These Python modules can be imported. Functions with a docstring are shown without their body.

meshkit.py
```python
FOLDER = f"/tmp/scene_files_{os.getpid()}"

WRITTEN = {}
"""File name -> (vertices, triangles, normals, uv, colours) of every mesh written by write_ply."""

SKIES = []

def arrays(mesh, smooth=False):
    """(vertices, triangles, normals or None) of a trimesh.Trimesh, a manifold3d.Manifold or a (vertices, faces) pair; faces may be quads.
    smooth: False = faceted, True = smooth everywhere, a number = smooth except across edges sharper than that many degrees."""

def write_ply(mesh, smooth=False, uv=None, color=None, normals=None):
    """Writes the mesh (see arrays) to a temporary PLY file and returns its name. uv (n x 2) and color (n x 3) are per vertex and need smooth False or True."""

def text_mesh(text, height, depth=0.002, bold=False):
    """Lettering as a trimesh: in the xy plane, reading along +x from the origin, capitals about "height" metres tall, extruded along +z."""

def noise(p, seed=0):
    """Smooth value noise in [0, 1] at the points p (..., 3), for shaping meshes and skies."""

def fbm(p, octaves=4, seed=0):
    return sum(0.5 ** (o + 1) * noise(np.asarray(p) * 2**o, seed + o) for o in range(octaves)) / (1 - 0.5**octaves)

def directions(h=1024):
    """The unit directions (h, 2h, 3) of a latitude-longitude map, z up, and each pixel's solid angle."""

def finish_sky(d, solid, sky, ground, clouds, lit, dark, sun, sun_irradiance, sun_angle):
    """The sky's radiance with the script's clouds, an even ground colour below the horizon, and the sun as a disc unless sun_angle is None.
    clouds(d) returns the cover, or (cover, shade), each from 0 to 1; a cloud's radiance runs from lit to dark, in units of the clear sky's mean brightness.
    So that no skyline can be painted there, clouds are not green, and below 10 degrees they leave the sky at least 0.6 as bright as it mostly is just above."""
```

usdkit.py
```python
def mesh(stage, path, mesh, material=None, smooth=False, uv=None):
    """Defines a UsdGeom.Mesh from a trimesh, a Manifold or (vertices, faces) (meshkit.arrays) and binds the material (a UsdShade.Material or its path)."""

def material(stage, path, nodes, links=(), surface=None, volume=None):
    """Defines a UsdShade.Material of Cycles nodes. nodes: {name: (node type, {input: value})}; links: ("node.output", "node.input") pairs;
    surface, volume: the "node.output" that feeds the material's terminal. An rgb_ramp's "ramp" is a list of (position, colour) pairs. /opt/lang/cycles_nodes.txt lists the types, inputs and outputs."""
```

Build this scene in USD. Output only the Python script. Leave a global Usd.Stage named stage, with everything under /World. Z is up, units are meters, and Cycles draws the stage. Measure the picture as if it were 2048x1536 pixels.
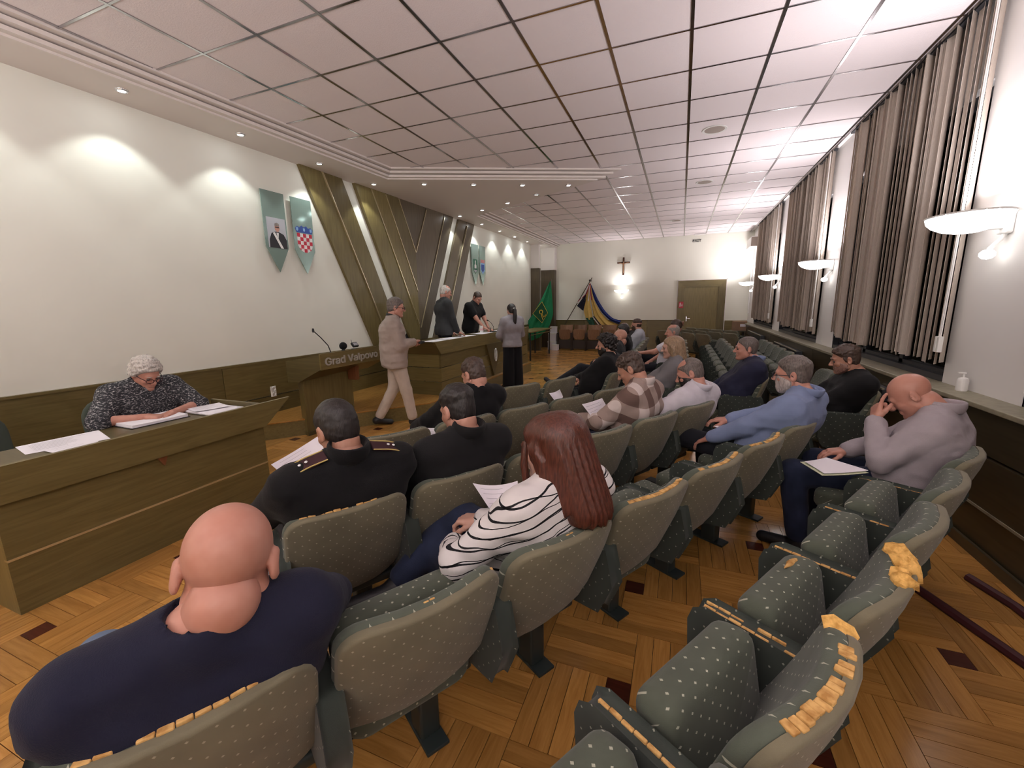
import math, numpy as np, trimesh, usdkit, meshkit
from pxr import Usd, UsdGeom, UsdLux, UsdShade, Gf, Sdf, Vt
from shapely.geometry import Polygon, box as sbox
stage = Usd.Stage.CreateInMemory()
UsdGeom.SetStageUpAxis(stage, 'Z'); UsdGeom.SetStageMetersPerUnit(stage, 1.0)
UsdGeom.Xform.Define(stage, '/World'); stage.SetDefaultPrim(stage.GetPrimAtPath('/World'))
stage.DefinePrim('/World/Looks', 'Scope')
# ---------------------------------------------------------------- camera, light, exposure
cam = UsdGeom.Camera.Define(stage, '/World/camera')
CR = np.array([0.9297, 0.3681, -0.0157]); CU = np.array([-0.0542, 0.1789, 0.9824]); CF = np.array([-0.3644, 0.9124, -0.1863])
_m = np.eye(4); _m[0, :3], _m[1, :3], _m[2, :3], _m[3, :3] = CR, CU, -CF, (0, 0, 1.6)
cam.AddTransformOp().Set(Gf.Matrix4d(*_m.ravel().tolist()))
cam.CreateHorizontalApertureAttr(36.0); cam.CreateVerticalApertureAttr(27.0)
cam.CreateFocalLengthAttr(36.0 * 842 / 2048); cam.CreateFStopAttr(0.0); cam.CreateClippingRangeAttr(Gf.Vec2f(0.02, 200))
cam.CreateExposureAttr(1.3)
SPOT, SCONCE, GLOBE, NIGHT = 2.3, 54.0, 6.0, 0.004          # the lamps' strengths
dome = UsdLux.DomeLight.Define(stage, '/World/night_sky'); dome.CreateIntensityAttr(NIGHT); dome.CreateColorAttr(Gf.Vec3f(0.3, 0.4, 0.6))
# ---------------------------------------------------------------- helpers
_used = {}
def path(name, parent=None):
    base = (str(parent.GetPath()) if parent is not None else '/World') + '/'
    k = base + name; n = _used.get(k, 0); _used[k] = n + 1
    return k if n == 0 else '%s_%03d' % (k, n)
def tag(p, label=None, cat=None, group=None, kind=None):
    p = p.GetPrim() if hasattr(p, 'GetPrim') else p
    for k, v in (('label', label), ('category', cat), ('group', group), ('kind', kind)):
        if v: p.SetCustomDataByKey(k, v)
    return p
def xf(p, loc=None, rz=0.0, mat=None):
    x = UsdGeom.Xformable(p)
    if mat is not None: x.AddTransformOp().Set(Gf.Matrix4d(*np.asarray(mat, float).T.ravel().tolist()))
    else:
        if loc is not None: x.AddTranslateOp().Set(Gf.Vec3d(*map(float, loc)))
        if rz: x.AddRotateZOp().Set(float(rz))
def thing(name, label=None, cat=None, loc=(0, 0, 0), rz=0, group=None, kind=None, mat=None):
    x = UsdGeom.Xform.Define(stage, path(name)); xf(x, loc, rz, mat); return tag(x, label, cat, group, kind)
def obj(name, mesh, m, parent=None, smooth=35, label=None, cat=None, group=None, kind=None):
    if isinstance(mesh, list): mesh = cat_(mesh)
    p = usdkit.mesh(stage, path(name, parent), mesh, M[m] if isinstance(m, str) else m, smooth)
    return tag(p, label, cat, group, kind)
def copy_of(root, name, label, cat, loc, rz=0, group=None):
    x = UsdGeom.Xform.Define(stage, path(name)); p = x.GetPrim()
    p.GetReferences().AddInternalReference(root); p.SetInstanceable(True)
    xf(x, loc, rz); return tag(p, label, cat, group)
def mk(v, f): return trimesh.Trimesh(np.asarray(v, float), np.asarray(f, int), process=False)
def cat_(ms): return trimesh.util.concatenate(ms)
def rotm(axis, deg):
    return trimesh.transformations.rotation_matrix(math.radians(deg), axis)
def bx(x0, x1, y0, y1, z0, z1):
    m = trimesh.creation.box([abs(x1 - x0), abs(y1 - y0), abs(z1 - z0)]); m.apply_translation([(x0 + x1) / 2, (y0 + y1) / 2, (z0 + z1) / 2]); return m
def rbox(x0, x1, y0, y1, z0, z1, r=.01, n=3):
    h = np.array([x1 - x0, y1 - y0, z1 - z0]) / 2; r = min(r, *(h * .999))
    def ax(k): a = np.linspace(0, r, n + 1); return np.unique(np.round(np.r_[-h[k] + a, h[k] - a], 7))
    vs, fs, o = [], [], 0
    for k in range(3):
        i, j = (k + 1) % 3, (k + 2) % 3; U, V = np.meshgrid(ax(i), ax(j), indexing='ij'); nu, nv = U.shape
        q = np.arange(nu * nv).reshape(nu, nv); quad = np.stack([q[:-1, :-1], q[1:, :-1], q[1:, 1:], q[:-1, 1:]], -1).reshape(-1, 4)
        for s in (1, -1):
            p = np.zeros((nu * nv, 3)); p[:, i], p[:, j], p[:, k] = U.ravel(), V.ravel(), s * h[k]
            vs.append(p); fs.append((quad if s > 0 else quad[:, ::-1]) + o); o += nu * nv
    p = np.vstack(vs); f = np.vstack(fs); inner = np.clip(p, -(h - r), h - r); d = p - inner
    p = inner + r * d / np.maximum(np.linalg.norm(d, axis=1, keepdims=True), 1e-9)
    m = trimesh.Trimesh(p, np.vstack([f[:, [0, 1, 2]], f[:, [0, 2, 3]]]), process=False); m.merge_vertices(digits_vertex=6)
    m.apply_translation([(x0 + x1) / 2, (y0 + y1) / 2, (z0 + z1) / 2]); return m
def prism(pts, z0, z1):
    m = trimesh.creation.extrude_polygon(Polygon(pts) if not isinstance(pts, Polygon) else pts, z1 - z0, engine='earcut'); m.apply_translation([0, 0, z0]); return m
def lathe(prof, n=24):
    return trimesh.creation.revolve(np.asarray(prof, float), sections=n)
def tube(pts, r, n=8, caps=True):
    p = np.asarray(pts, float); t = np.gradient(p, axis=0); t /= np.linalg.norm(t, axis=1, keepdims=True) + 1e-12
    a = np.cross(t[0], [0, 0, 1.0]); a = a if np.linalg.norm(a) > .1 else np.cross(t[0], [1.0, 0, 0]); A = []
    for k in range(len(p)):
        a = a - t[k] * (a @ t[k]); a /= np.linalg.norm(a); A.append(a)
    A = np.array(A); B = np.cross(t, A); th = np.arange(n) * 2 * np.pi / n; R = np.broadcast_to(r, (len(p),))[:, None, None]
    v = (p[:, None] + R * (np.cos(th)[None, :, None] * A[:, None] + np.sin(th)[None, :, None] * B[:, None])).reshape(-1, 3)
    i, j = np.meshgrid(np.arange(len(p) - 1), np.arange(n), indexing='ij')
    q = np.stack([i * n + j, i * n + (j + 1) % n, (i + 1) * n + (j + 1) % n, (i + 1) * n + j], -1).reshape(-1, 4)
    f = np.vstack([q[:, [0, 1, 2]], q[:, [0, 2, 3]]])
    if caps:
        c = len(v); v = np.vstack([v, p[:1], p[-1:]]); jj = np.arange(n); e = (len(p) - 1) * n
        f = np.vstack([f, np.c_[np.full(n, c), (jj + 1) % n, jj], np.c_[np.full(n, c + 1), e + jj, e + (jj + 1) % n]])
    return mk(v, f)
def cyl(a, b, r, n=16): return tube(np.array([a, b], float), r, n)
def outline(w0, w1, h0, h1, r, n=6):
    """Rounded rectangle, counter-clockwise; r = radii of the corners (right-bottom, right-top, left-top, left-bottom), with points along the edges."""
    cs = [(w1 - r[0], h0 + r[0], -90, r[0]), (w1 - r[1], h1 - r[1], 0, r[1]), (w0 + r[2], h1 - r[2], 90, r[2]), (w0 + r[3], h0 + r[3], 180, r[3])]
    pts = []
    for cx, cy, a0, rr in cs:
        for t in np.linspace(0, 90, n): pts.append((cx + rr * math.cos(math.radians(a0 + t)), cy + rr * math.sin(math.radians(a0 + t))))
    out = []
    for k in range(len(pts)):
        a, b = np.array(pts[k]), np.array(pts[(k + 1) % len(pts)]); L = np.linalg.norm(b - a); m = max(1, int(L / .07))
        for s in range(m): out.append(a + (b - a) * s / m)
    return np.array(out)
def pillow(ol, prof, crown=0.0, rings=(.72, .4)):
    """Closed solid on the outline ol; prof = [(inset, height)] from the bottom edge to the top edge; both ends capped with rings, bulged by crown."""
    ol = np.asarray(ol, float); e = np.roll(ol, -1, 0) - np.roll(ol, 1, 0); nrm = np.c_[e[:, 1], -e[:, 0]]; nrm /= np.linalg.norm(nrm, axis=1, keepdims=True) + 1e-12
    L = []; c = ol.mean(0)
    base = ol - nrm * prof[0][0]; top = ol - nrm * prof[-1][0]
    for s in reversed(rings): L.append(np.c_[c + (base - c) * s, np.full(len(ol), prof[0][1] - crown * (1 - s * s))])
    for ins, z in prof: L.append(np.c_[ol - nrm * ins, np.full(len(ol), z)])
    for s in rings: L.append(np.c_[c + (top - c) * s, np.full(len(ol), prof[-1][1] + crown * (1 - s * s))])
    n, k = len(ol), len(L); v = np.vstack(L + [[[c[0], c[1], prof[0][1] - crown]], [[c[0], c[1], prof[-1][1] + crown]]])
    i, j = np.meshgrid(np.arange(k - 1), np.arange(n), indexing='ij')
    q = np.stack([i * n + j, i * n + (j + 1) % n, (i + 1) * n + (j + 1) % n, (i + 1) * n + j], -1).reshape(-1, 4)
    jj = np.arange(n)
    f = np.vstack([q[:, [0, 1, 2]], q[:, [0, 2, 3]], np.c_[np.full(n, k * n), (jj + 1) % n, jj], np.c_[np.full(n, k * n + 1), (k - 1) * n + jj, (k - 1) * n + (jj + 1) % n]])
    return mk(v, f)
def soft(th, r, n=3):
    """Profile of a slab th thick with rounded edges."""
    a = np.linspace(0, np.pi / 2, n + 1); lo = [(r - r * math.sin(t), r - r * math.cos(t)) for t in a]
    return lo + [(i, th - z) for i, z in reversed(lo)]
# ---------------------------------------------------------------- materials
M = {}
def mat(name, nodes, links, surface='p.BSDF'):
    M[name] = usdkit.material(stage, '/World/Looks/' + name, nodes, links, surface); return M[name]
def plain(name, col, rough=.6, bump=0.0, scale=200, spec=.5, metal=0.0, vary=0.0, vscale=6, **kw):
    n = {'p': ('principled_bsdf', {'base_color': col, 'roughness': rough, 'specular_ior_level': spec, 'metallic': metal, **kw})}; l = []
    if bump or vary: n['tc'] = ('texture_coordinate', {})
    if bump:
        n['bn'] = ('noise_texture', {'scale': scale, 'detail': 3}); n['b'] = ('bump', {'strength': bump, 'distance': .004})
        l += [('tc.object', 'bn.vector'), ('bn.fac', 'b.height'), ('b.normal', 'p.normal')]
    if vary:
        n['vn'] = ('noise_texture', {'scale': vscale, 'detail': 4}); c = np.array(col)
        n['vr'] = ('rgb_ramp', {'ramp': [(.3, tuple(c * (1 - vary))), (.7, tuple(np.minimum(c * (1 + vary), 1)))]})
        l += [('tc.object', 'vn.vector'), ('vn.fac', 'vr.fac'), ('vr.color', 'p.base_color')]
    return mat(name, n, l)
def wood(name, c1, c2, axis, rough=.35, stretch=14, scale=3.0, spec=.5, rnd=.25, coat=0.0):
    s = [stretch] * 3; s[axis] = 1.0
    return mat(name, {'tc': ('texture_coordinate', {}), 'oi': ('object_info', {}), 'ge': ('geometry', {}),
        'ad': ('math', {'math_type': 'add'}), 'fr': ('math', {'math_type': 'fraction'}), 'cx': ('combine_xyz', {}), 'm7': ('math', {'math_type': 'multiply', 'value2': 17.0}),
        'va': ('vector_math', {'math_type': 'add'}), 'mp': ('mapping', {'scale': s}), 'n': ('noise_texture', {'scale': scale, 'detail': 6, 'roughness': .6, 'distortion': .6}),
        'r': ('rgb_ramp', {'ramp': [(.28, c1), (.72, c2)]}), 'mr': ('map_range', {'from_min': 0.0, 'from_max': 1.0, 'to_min': 1 - rnd, 'to_max': 1 + rnd}),
        'h': ('hsv', {}), 'b': ('bump', {'strength': .12, 'distance': .002}), 'p': ('principled_bsdf', {'roughness': rough, 'specular_ior_level': spec, 'coat_weight': coat, 'coat_roughness': .12})},
        [('oi.random', 'ad.value1'), ('ge.random_per_island', 'ad.value2'), ('ad.value', 'fr.value1'), ('fr.value', 'm7.value1'), ('m7.value', 'cx.x'), ('m7.value', 'cx.y'), ('m7.value', 'cx.z'), ('tc.object', 'va.vector1'), ('cx.vector', 'va.vector2'),
         ('va.vector', 'mp.vector'), ('mp.vector', 'n.vector'), ('n.fac', 'r.fac'), ('r.color', 'h.color'), ('fr.value', 'mr.value'), ('mr.result', 'h.value'), ('h.color', 'p.base_color'), ('n.fac', 'b.height'), ('b.normal', 'p.normal')])
def glow(name, col, s): return mat(name, {'e': ('emission', {'color': col, 'strength': s})}, [], 'e.emission')
# ================================================================ materials of the room
plain('wall_paint', (.79, .79, .70), .75, .06, 160, vary=.025, vscale=1.2)
plain('pier_paint', (.76, .74, .72), .7, .06, 160)
plain('white_paint', (.80, .76, .73), .6)
plain('soffit_paint', (.72, .66, .62), .65)
plain('tile_board', (.80, .725, .73), .85, .5, 90)
mat('chrome_bar', {'p': ('principled_bsdf', {'base_color': (.42, .41, .42), 'metallic': 1.0, 'roughness': .16})}, [])
OL1, OL2 = (.125, .096, .032), (.195, .152, .057)
wood('olive_wood_x', OL1, OL2, 0); wood('olive_wood_y', OL1, OL2, 1); wood('olive_wood_z', OL1, OL2, 2)
wood('dark_wood_y', (.040, .032, .016), (.070, .055, .028), 1); wood('dark_wood_z', (.052, .038, .022), (.085, .062, .034), 2); wood('umber_wood_z', (.085, .065, .040), (.125, .098, .060), 2)
FL1, FL2 = (.36, .165, .036), (.56, .29, .078)
wood('parquet_x', FL1, FL2, 0, .22, 12, 4.0, .5, .22, .35); wood('parquet_y', FL1, FL2, 1, .22, 12, 4.0, .5, .22, .35)
wood('parquet_dark', (.055, .012, .007), (.085, .022, .012), 0, .22, 8, 5, .5, .15, .35)
plain('subfloor', (.06, .03, .01), .9)
plain('brass_strip', (.80, .70, .48), .25, metal=.8)
plain('sill_stone', (.27, .25, .175), .5, vary=.15, vscale=20)
plain('black_frame', (.035, .038, .045), .35)
mat('night_glass', {'f': ('fresnel', {'IOR': 1.5}), 't': ('transparent_bsdf', {'color': (.55, .6, .65)}), 'g': ('glossy_bsdf', {'roughness': .02, 'color': (.9, .9, .9)}), 'm': ('mix_closure', {})},
    [('f.fac', 'm.fac'), ('t.BSDF', 'm.closure1'), ('g.BSDF', 'm.closure2')], 'm.closure')
plain('night_outside', (.02, .02, .025), .9)
# ================================================================ the floor: pinwheel parquet of 0.7 m, four planks a side, one dark square in the middle
XR, YB, YF = 1.80, -2.4, 15.23                                        # right panelling, wall behind, far wall
AW = math.radians(1.45); LD = np.array([math.sin(AW), math.cos(AW), 0]); LN = np.array([math.cos(AW), -math.sin(AW), 0]); L0 = np.array([-5.12, 2.0, 0])
lw_mat = np.eye(4); lw_mat[:3, 0], lw_mat[:3, 1], lw_mat[:3, 2], lw_mat[:3, 3] = LN, LD, (0, 0, 1), L0   # left-wall frame: x into the room, y along the wall
floor = thing('floor', kind='structure')
obj('subfloor', bx(-5.6, 2.1, YB - .1, YF + .1, -.08, -.012), 'subfloor', floor, False)
planks = []
G_, CH = .0012, .7
rng = np.random.default_rng(5)
for cx in np.arange(-.212 - CH * 8, 2.2, CH):
    for cy in np.arange(2.196 - CH * 7, 15.6, CH):
        rects = []
        for k in range(4):
            w = .075
            rects += [(cx, cx + .4, cy - .3 + k * w, cy - .3 + (k + 1) * w, 'x'), (cx + .1 + k * w, cx + .1 + (k + 1) * w, cy, cy + .4, 'y'),
                      (cx - .3 + k * w, cx - .3 + (k + 1) * w, cy - .3, cy + .1, 'y'), (cx - .3, cx + .1, cy + .1 + k * w, cy + .1 + (k + 1) * w, 'x')]
        rects.append((cx, cx + .1, cy, cy + .1, 'd'))
        for x0, x1, y0, y1, t in rects:
            x0, x1, y0, y1 = max(x0, -5.5), min(x1, 2.0), max(y0, YB), min(y1, YF)
            if x1 - x0 < .01 or y1 - y0 < .01: continue
            c = np.array([(x0 + x1) / 2, (y0 + y1) / 2, -1.6]); dz = c @ CF; px, py = 1024 + 842 * (c @ CR) / max(dz, .01), 768 - 842 * (c @ CU) / max(dz, .01)
            seen = dz > .3 and -40 < px < 2090 and py < 1580
            planks.append(((x1 - x0) * (y1 - y0) / dz ** 3 if seen else 0, x0 + G_, x1 - G_, y0 + G_, y1 - G_, t))
planks.sort(key=lambda p: -p[0])
rest = {'x': [], 'y': [], 'd': []}; FM = {'x': 'parquet_x', 'y': 'parquet_y', 'd': 'parquet_dark'}
for i, (a, x0, x1, y0, y1, t) in enumerate(planks):
    top = float(rng.uniform(-.0006, .0003)); b = bx(x0, x1, y0, y1, -.012, top)
    if i < 300: obj('plank' if t != 'd' else 'dark_square', b, FM[t], floor, False)
    else: rest[t].append(b)
for t, n in (('x', 'parquet_crosswise'), ('y', 'parquet_lengthwise'), ('d', 'parquet_squares')): obj(n, rest[t], FM[t], floor, False, kind='stuff')
# ================================================================ the ceiling: 0.6 m boards in a polished metal grid, soffit with moulding along the left wall
HZ = 3.675
ceil = thing('ceiling', kind='structure')
obj('slab', bx(-5.6, 2.3, YB - .1, YF + .2, HZ + .06, HZ + .12), 'white_paint', ceil, False)
GX = [-.6633 + .6246 * k for k in range(-7, 5)]; GY = [3.3529 + .6323 * k for k in range(-9, 20)]
xs = GX[:]; xs[-1] = 1.83; GY[-1] = YF; ys = GY
for i in range(len(xs) - 1):
    for j in range(len(ys) - 1):
        if ys[j + 1] - ys[j] > .05: obj('ceiling_board', bx(xs[i] + .009, xs[i + 1] - .009, ys[j] + .009, ys[j + 1] - .009, HZ, HZ + .02), 'tile_board', ceil, False)
for x in xs: obj('grid_bar', bx(x - .012, x + .012, YB, YF, HZ - .006, HZ + .012), 'chrome_bar', ceil, False)
for y in ys[:-1]: obj('cross_bar', bx(xs[0], xs[-1], y - .009, y + .009, HZ - .005, HZ + .012), 'chrome_bar', ceil, False)
obj('edge_angle', bx(1.83, 1.855, YB, YF, HZ - .03, HZ + .05), 'chrome_bar', ceil, False)
obj('margin_strip', bx(1.855, 2.25, YB, YF, HZ + .02, HZ + .04), 'white_paint', ceil, False)
SZ = 3.545
sp = Polygon([(-5.35, YB), (-4.66, YB), (-4.62, 1.84), (-4.38, 5.86), (-1.37, 7.30), (-4.36, 8.95), (-4.30, YF), (-4.9, YF)])
obj('soffit', prism(sp, SZ, HZ + .05), 'soffit_paint', ceil, False)
room_ = sbox(-6, YB, 2.2, YF)
for k, (o, z0, z1) in enumerate(((.060, 3.566, 3.598), (.115, 3.610, 3.642), (.170, 3.654, 3.685))):
    obj('moulding', prism(sp.buffer(o, join_style=2, mitre_limit=2.2).intersection(room_), z0, z1), 'soffit_paint', ceil, False)
    obj('moulding_step', prism(sp.buffer(o - .040, join_style=2, mitre_limit=2.2).intersection(room_), z1 - .012, z1 + .03), 'soffit_paint', ceil, False)
# ================================================================ walls
wl = thing('wall_left', kind='structure', mat=lw_mat)
obj('plaster', bx(-.2, 0, -4.6, 13.4, 0, HZ + .05), 'wall_paint', wl, False)
for j, (z0, z1) in enumerate(((.02, .44), (.452, .895))):
    for k in range(9): obj('wainscot_panel', bx(0, .03 + .003 * (j == 1), -4.6 + 1.98 * k, -4.6 + 1.98 * k + 1.974, z0, z1), 'olive_wood_y', wl, False)
obj('wainscot_cap', bx(0, .045, -4.6, 13.4, .895, .92), 'olive_wood_y', wl, False)
# the V-shaped panelling
def vquad(t0, t1, b0, b1, z1, z0, th, z): return [(t0, z1), (b0, z0), (b1, z0), (t1, z1)]
def onwall(pts, d0, d1):                                             # polygon in (along, height) -> solid standing off the wall
    m = prism(pts, d0, d1); m.vertices = m.vertices[:, [2, 0, 1]]; return m
SL = .475
def lx(top, z): return top + SL * (3.545 - z)
def rx(top, z): return top - SL * (3.545 - z)
vp = thing('trim_1', kind='structure', mat=lw_mat)
zb = .92
obj('slant_board', onwall([(2.75, 3.545), (lx(2.75, zb), zb), (lx(3.13, zb), zb), (3.13, 3.545)], 0, .05), 'olive_wood_z', vp, False)
obj('slant_board', onwall([(3.15, 3.545), (lx(3.15, zb), zb), (lx(3.53, zb), zb), (3.53, 3.545)], 0, .05), 'olive_wood_z', vp, False)
obj('slant_board', onwall([(7.48, 3.545), (rx(7.48, zb), zb), (rx(7.86, zb), zb), (7.86, 3.545)], 0, .05), 'umber_wood_z', vp, False)
obj('slant_board', onwall([(7.10, 3.545), (rx(7.10, zb), zb), (rx(7.46, zb), zb), (7.46, 3.545)], 0, .05), 'umber_wood_z', vp, False)
CXV = 5.33
def vz(top, side): return 3.545 - abs(CXV - top) / SL                # height at which the slanted line through top reaches the middle
L_ = [3.79, 4.17, 4.53, 4.89]; R_ = [6.84, 6.45, 6.12, 5.77]
for k in range(3):
    a, b = L_[k], L_[k + 1]; za, zc = max(vz(a, 1), zb), vz(b, 1)
    obj('slant_board', onwall([(a, 3.545), (lx(a, za), za)] + ([(CXV, za)] if vz(a, 1) < zb else []) + [(CXV, zc), (b - .014, 3.545)], 0, .06 + .004 * k), 'olive_wood_z', vp, False)
for k, (a, b) in enumerate(((6.84, 6.45), (6.45, 5.77))):
    za, zc = max(vz(a, -1), zb), vz(b, -1)
    obj('slant_board', onwall([(a - .014 * k, 3.545), (b + .006, 3.545), (CXV, zc), (CXV, za)] + [(rx(a, za), za)], 0, .06 + .004 * k), 'umber_wood_z', vp, False)
obj('middle_board', onwall([(4.89, 3.545), (CXV, vz(4.89, 1)), (5.77, 3.545)], 0, .055), 'umber_wood_z', vp, False)
def strip(a, top_z, b, bot_z, w=.014): return onwall([(a - w / 2, top_z), (b - w / 2, bot_z), (b + w / 2, bot_z), (a + w / 2, top_z)], .03, .076)
for a, zt, b, zb2 in ((3.14, 3.54, lx(3.14, 1.3), 1.3), (4.17, 3.53, CXV - .02, 1.24), (4.53, 3.53, CXV - .01, 1.9), (4.89, 3.53, CXV, 2.63), (5.77, 3.5, CXV + .005, 2.63), (6.45, 3.48, CXV + .04, 1.16), (7.47, 3.46, rx(7.47, 1.4), 1.4)):
    obj('brass_strip', strip(a, zt, b, zb2), 'brass_strip', vp, False)
wf = thing('wall_far', kind='structure')
obj('plaster', bx(-5.6, 2.3, YF, YF + .2, 0, HZ + .05), 'wall_paint', wf, False)
for x0 in np.arange(-4.3, .0, 1.08): obj('wainscot_panel', bx(x0, min(x0 + 1.074, -.11), YF - .035, YF, .02, .98), 'olive_wood_x', wf, False)
obj('wainscot_panel', bx(1.31, 1.94, YF - .035, YF, .02, .98), 'olive_wood_x', wf, False)
obj('wainscot_cap', bx(-4.3, -.11, YF - .045, YF, .98, 1.0), 'olive_wood_x', wf, False)
wb = thing('wall_back', kind='structure'); obj('plaster', bx(-5.6, 2.3, YB - .2, YB, 0, HZ + .05), 'wall_paint', wb, False)
# pilasters at the far left corner
for nm, a in (('trim_2', (-4.84, -4.53, 13.95, 14.10)), ('trim_3', (-4.84, -4.30, 15.0, YF))):
    t = thing(nm, kind='structure')
    obj('white_shaft', bx(*a, 2.78, SZ), 'white_paint', t, False); obj('wood_cladding', bx(a[0] - .02, a[1] + .012, a[2] - .012, a[3], 0, 2.78), 'dark_wood_z', t, False)
t = thing('trim_4', kind='structure'); obj('corner_strip', bx(-4.32, -4.27, YF - .05, YF, 2.78, SZ), 'white_paint', t, False)
# right wall: piers, sill, panelling, windows
PX = 1.95
WIN = [(.80, 3.45), (4.30, 7.00), (7.75, 10.50), (11.20, 13.95)]
wr = thing('wall_right', kind='structure')
edges = [YB] + [v for w in WIN for v in w] + [YF]
for k in range(0, len(edges), 2): obj('pier', bx(PX, 2.35, edges[k], edges[k + 1], .9, HZ + .05), 'pier_paint', wr, False)
for a, b in WIN: obj('lintel', bx(PX, 2.35, a, b, 3.10, HZ + .05), 'pier_paint', wr, False)
obj('parapet', bx(1.87, 2.35, YB, YF, 0, .9), 'pier_paint', wr, False)
obj('sill', rbox(XR - .035, 2.12, YB, YF, .905, .94, .008, 2), 'sill_stone', wr)
for k in range(11):
    y0 = YB + 1.61 * k
    for z0, z1, dx in ((.02, .30, 0), (.315, .62, .012), (.635, .895, 0)): obj('wainscot_panel', bx(XR + .004 - dx, 1.87, y0, min(y0 + 1.604, YF), z0, z1), 'dark_wood_y', wr, False)
    obj('trim_rail', bx(XR - .014, XR + .02, y0, min(y0 + 1.604, YF), .300, .316), 'sill_stone', wr, False)
tb = thing('baseboard_right', kind='structure'); obj('board', bx(XR - .02, XR, YB, YF, 0, .07), 'dark_wood_y', tb, False)
for k, (a, b) in enumerate(WIN):
    w = thing('window_%d' % (k + 1), kind='structure'); fr = []
    for y in (a, a + (b - a) / 3, a + 2 * (b - a) / 3, b): obj('frame_post', bx(2.02, 2.10, max(y - .035, a), min(y + .035, b) + (.07 if y == a else 0), .94, 3.10), 'black_frame', w, False)
    for z in (.94, 3.02): obj('frame_rail', bx(2.02, 2.10, a, b, z, z + .08), 'black_frame', w, False)
    obj('reveal_lining', bx(1.955, 2.03, b - .012, b + .002, .94, 3.10), 'black_frame', w, False); obj('reveal_lining', bx(1.955, 2.03, a - .002, a + .012, .94, 3.10), 'black_frame', w, False)
    obj('reveal_lining', bx(1.955, 2.06, a, b, .941, .99), 'black_frame', w, False)
    for j in range(3): obj('pane', bx(2.055, 2.061, a + j * (b - a) / 3 + .02, a + (j + 1) * (b - a) / 3 - .02, 1.0, 3.04), 'night_glass', w, False)
ob = thing('backdrop_outside', kind='structure'); obj('dark_yard_wall', bx(4.5, 4.6, YB, YF, 0, 5), 'night_outside', ob, False)
# platform with the dais
pf = thing('platform', 'low parquet platform along the left wall with wooden riser', 'platform', kind='structure')
PP = [(-5.3, 3.0), (-4.86, 3.25), (-3.33, 5.10), (-3.33, 9.62), (-5.1, 9.62)]
obj('platform_body', prism(PP, 0, .195), 'olive_wood_y', pf, False); obj('platform_deck', prism(Polygon(PP).buffer(.012, join_style=2), .195, .21), 'parquet_y', pf, False)
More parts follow.
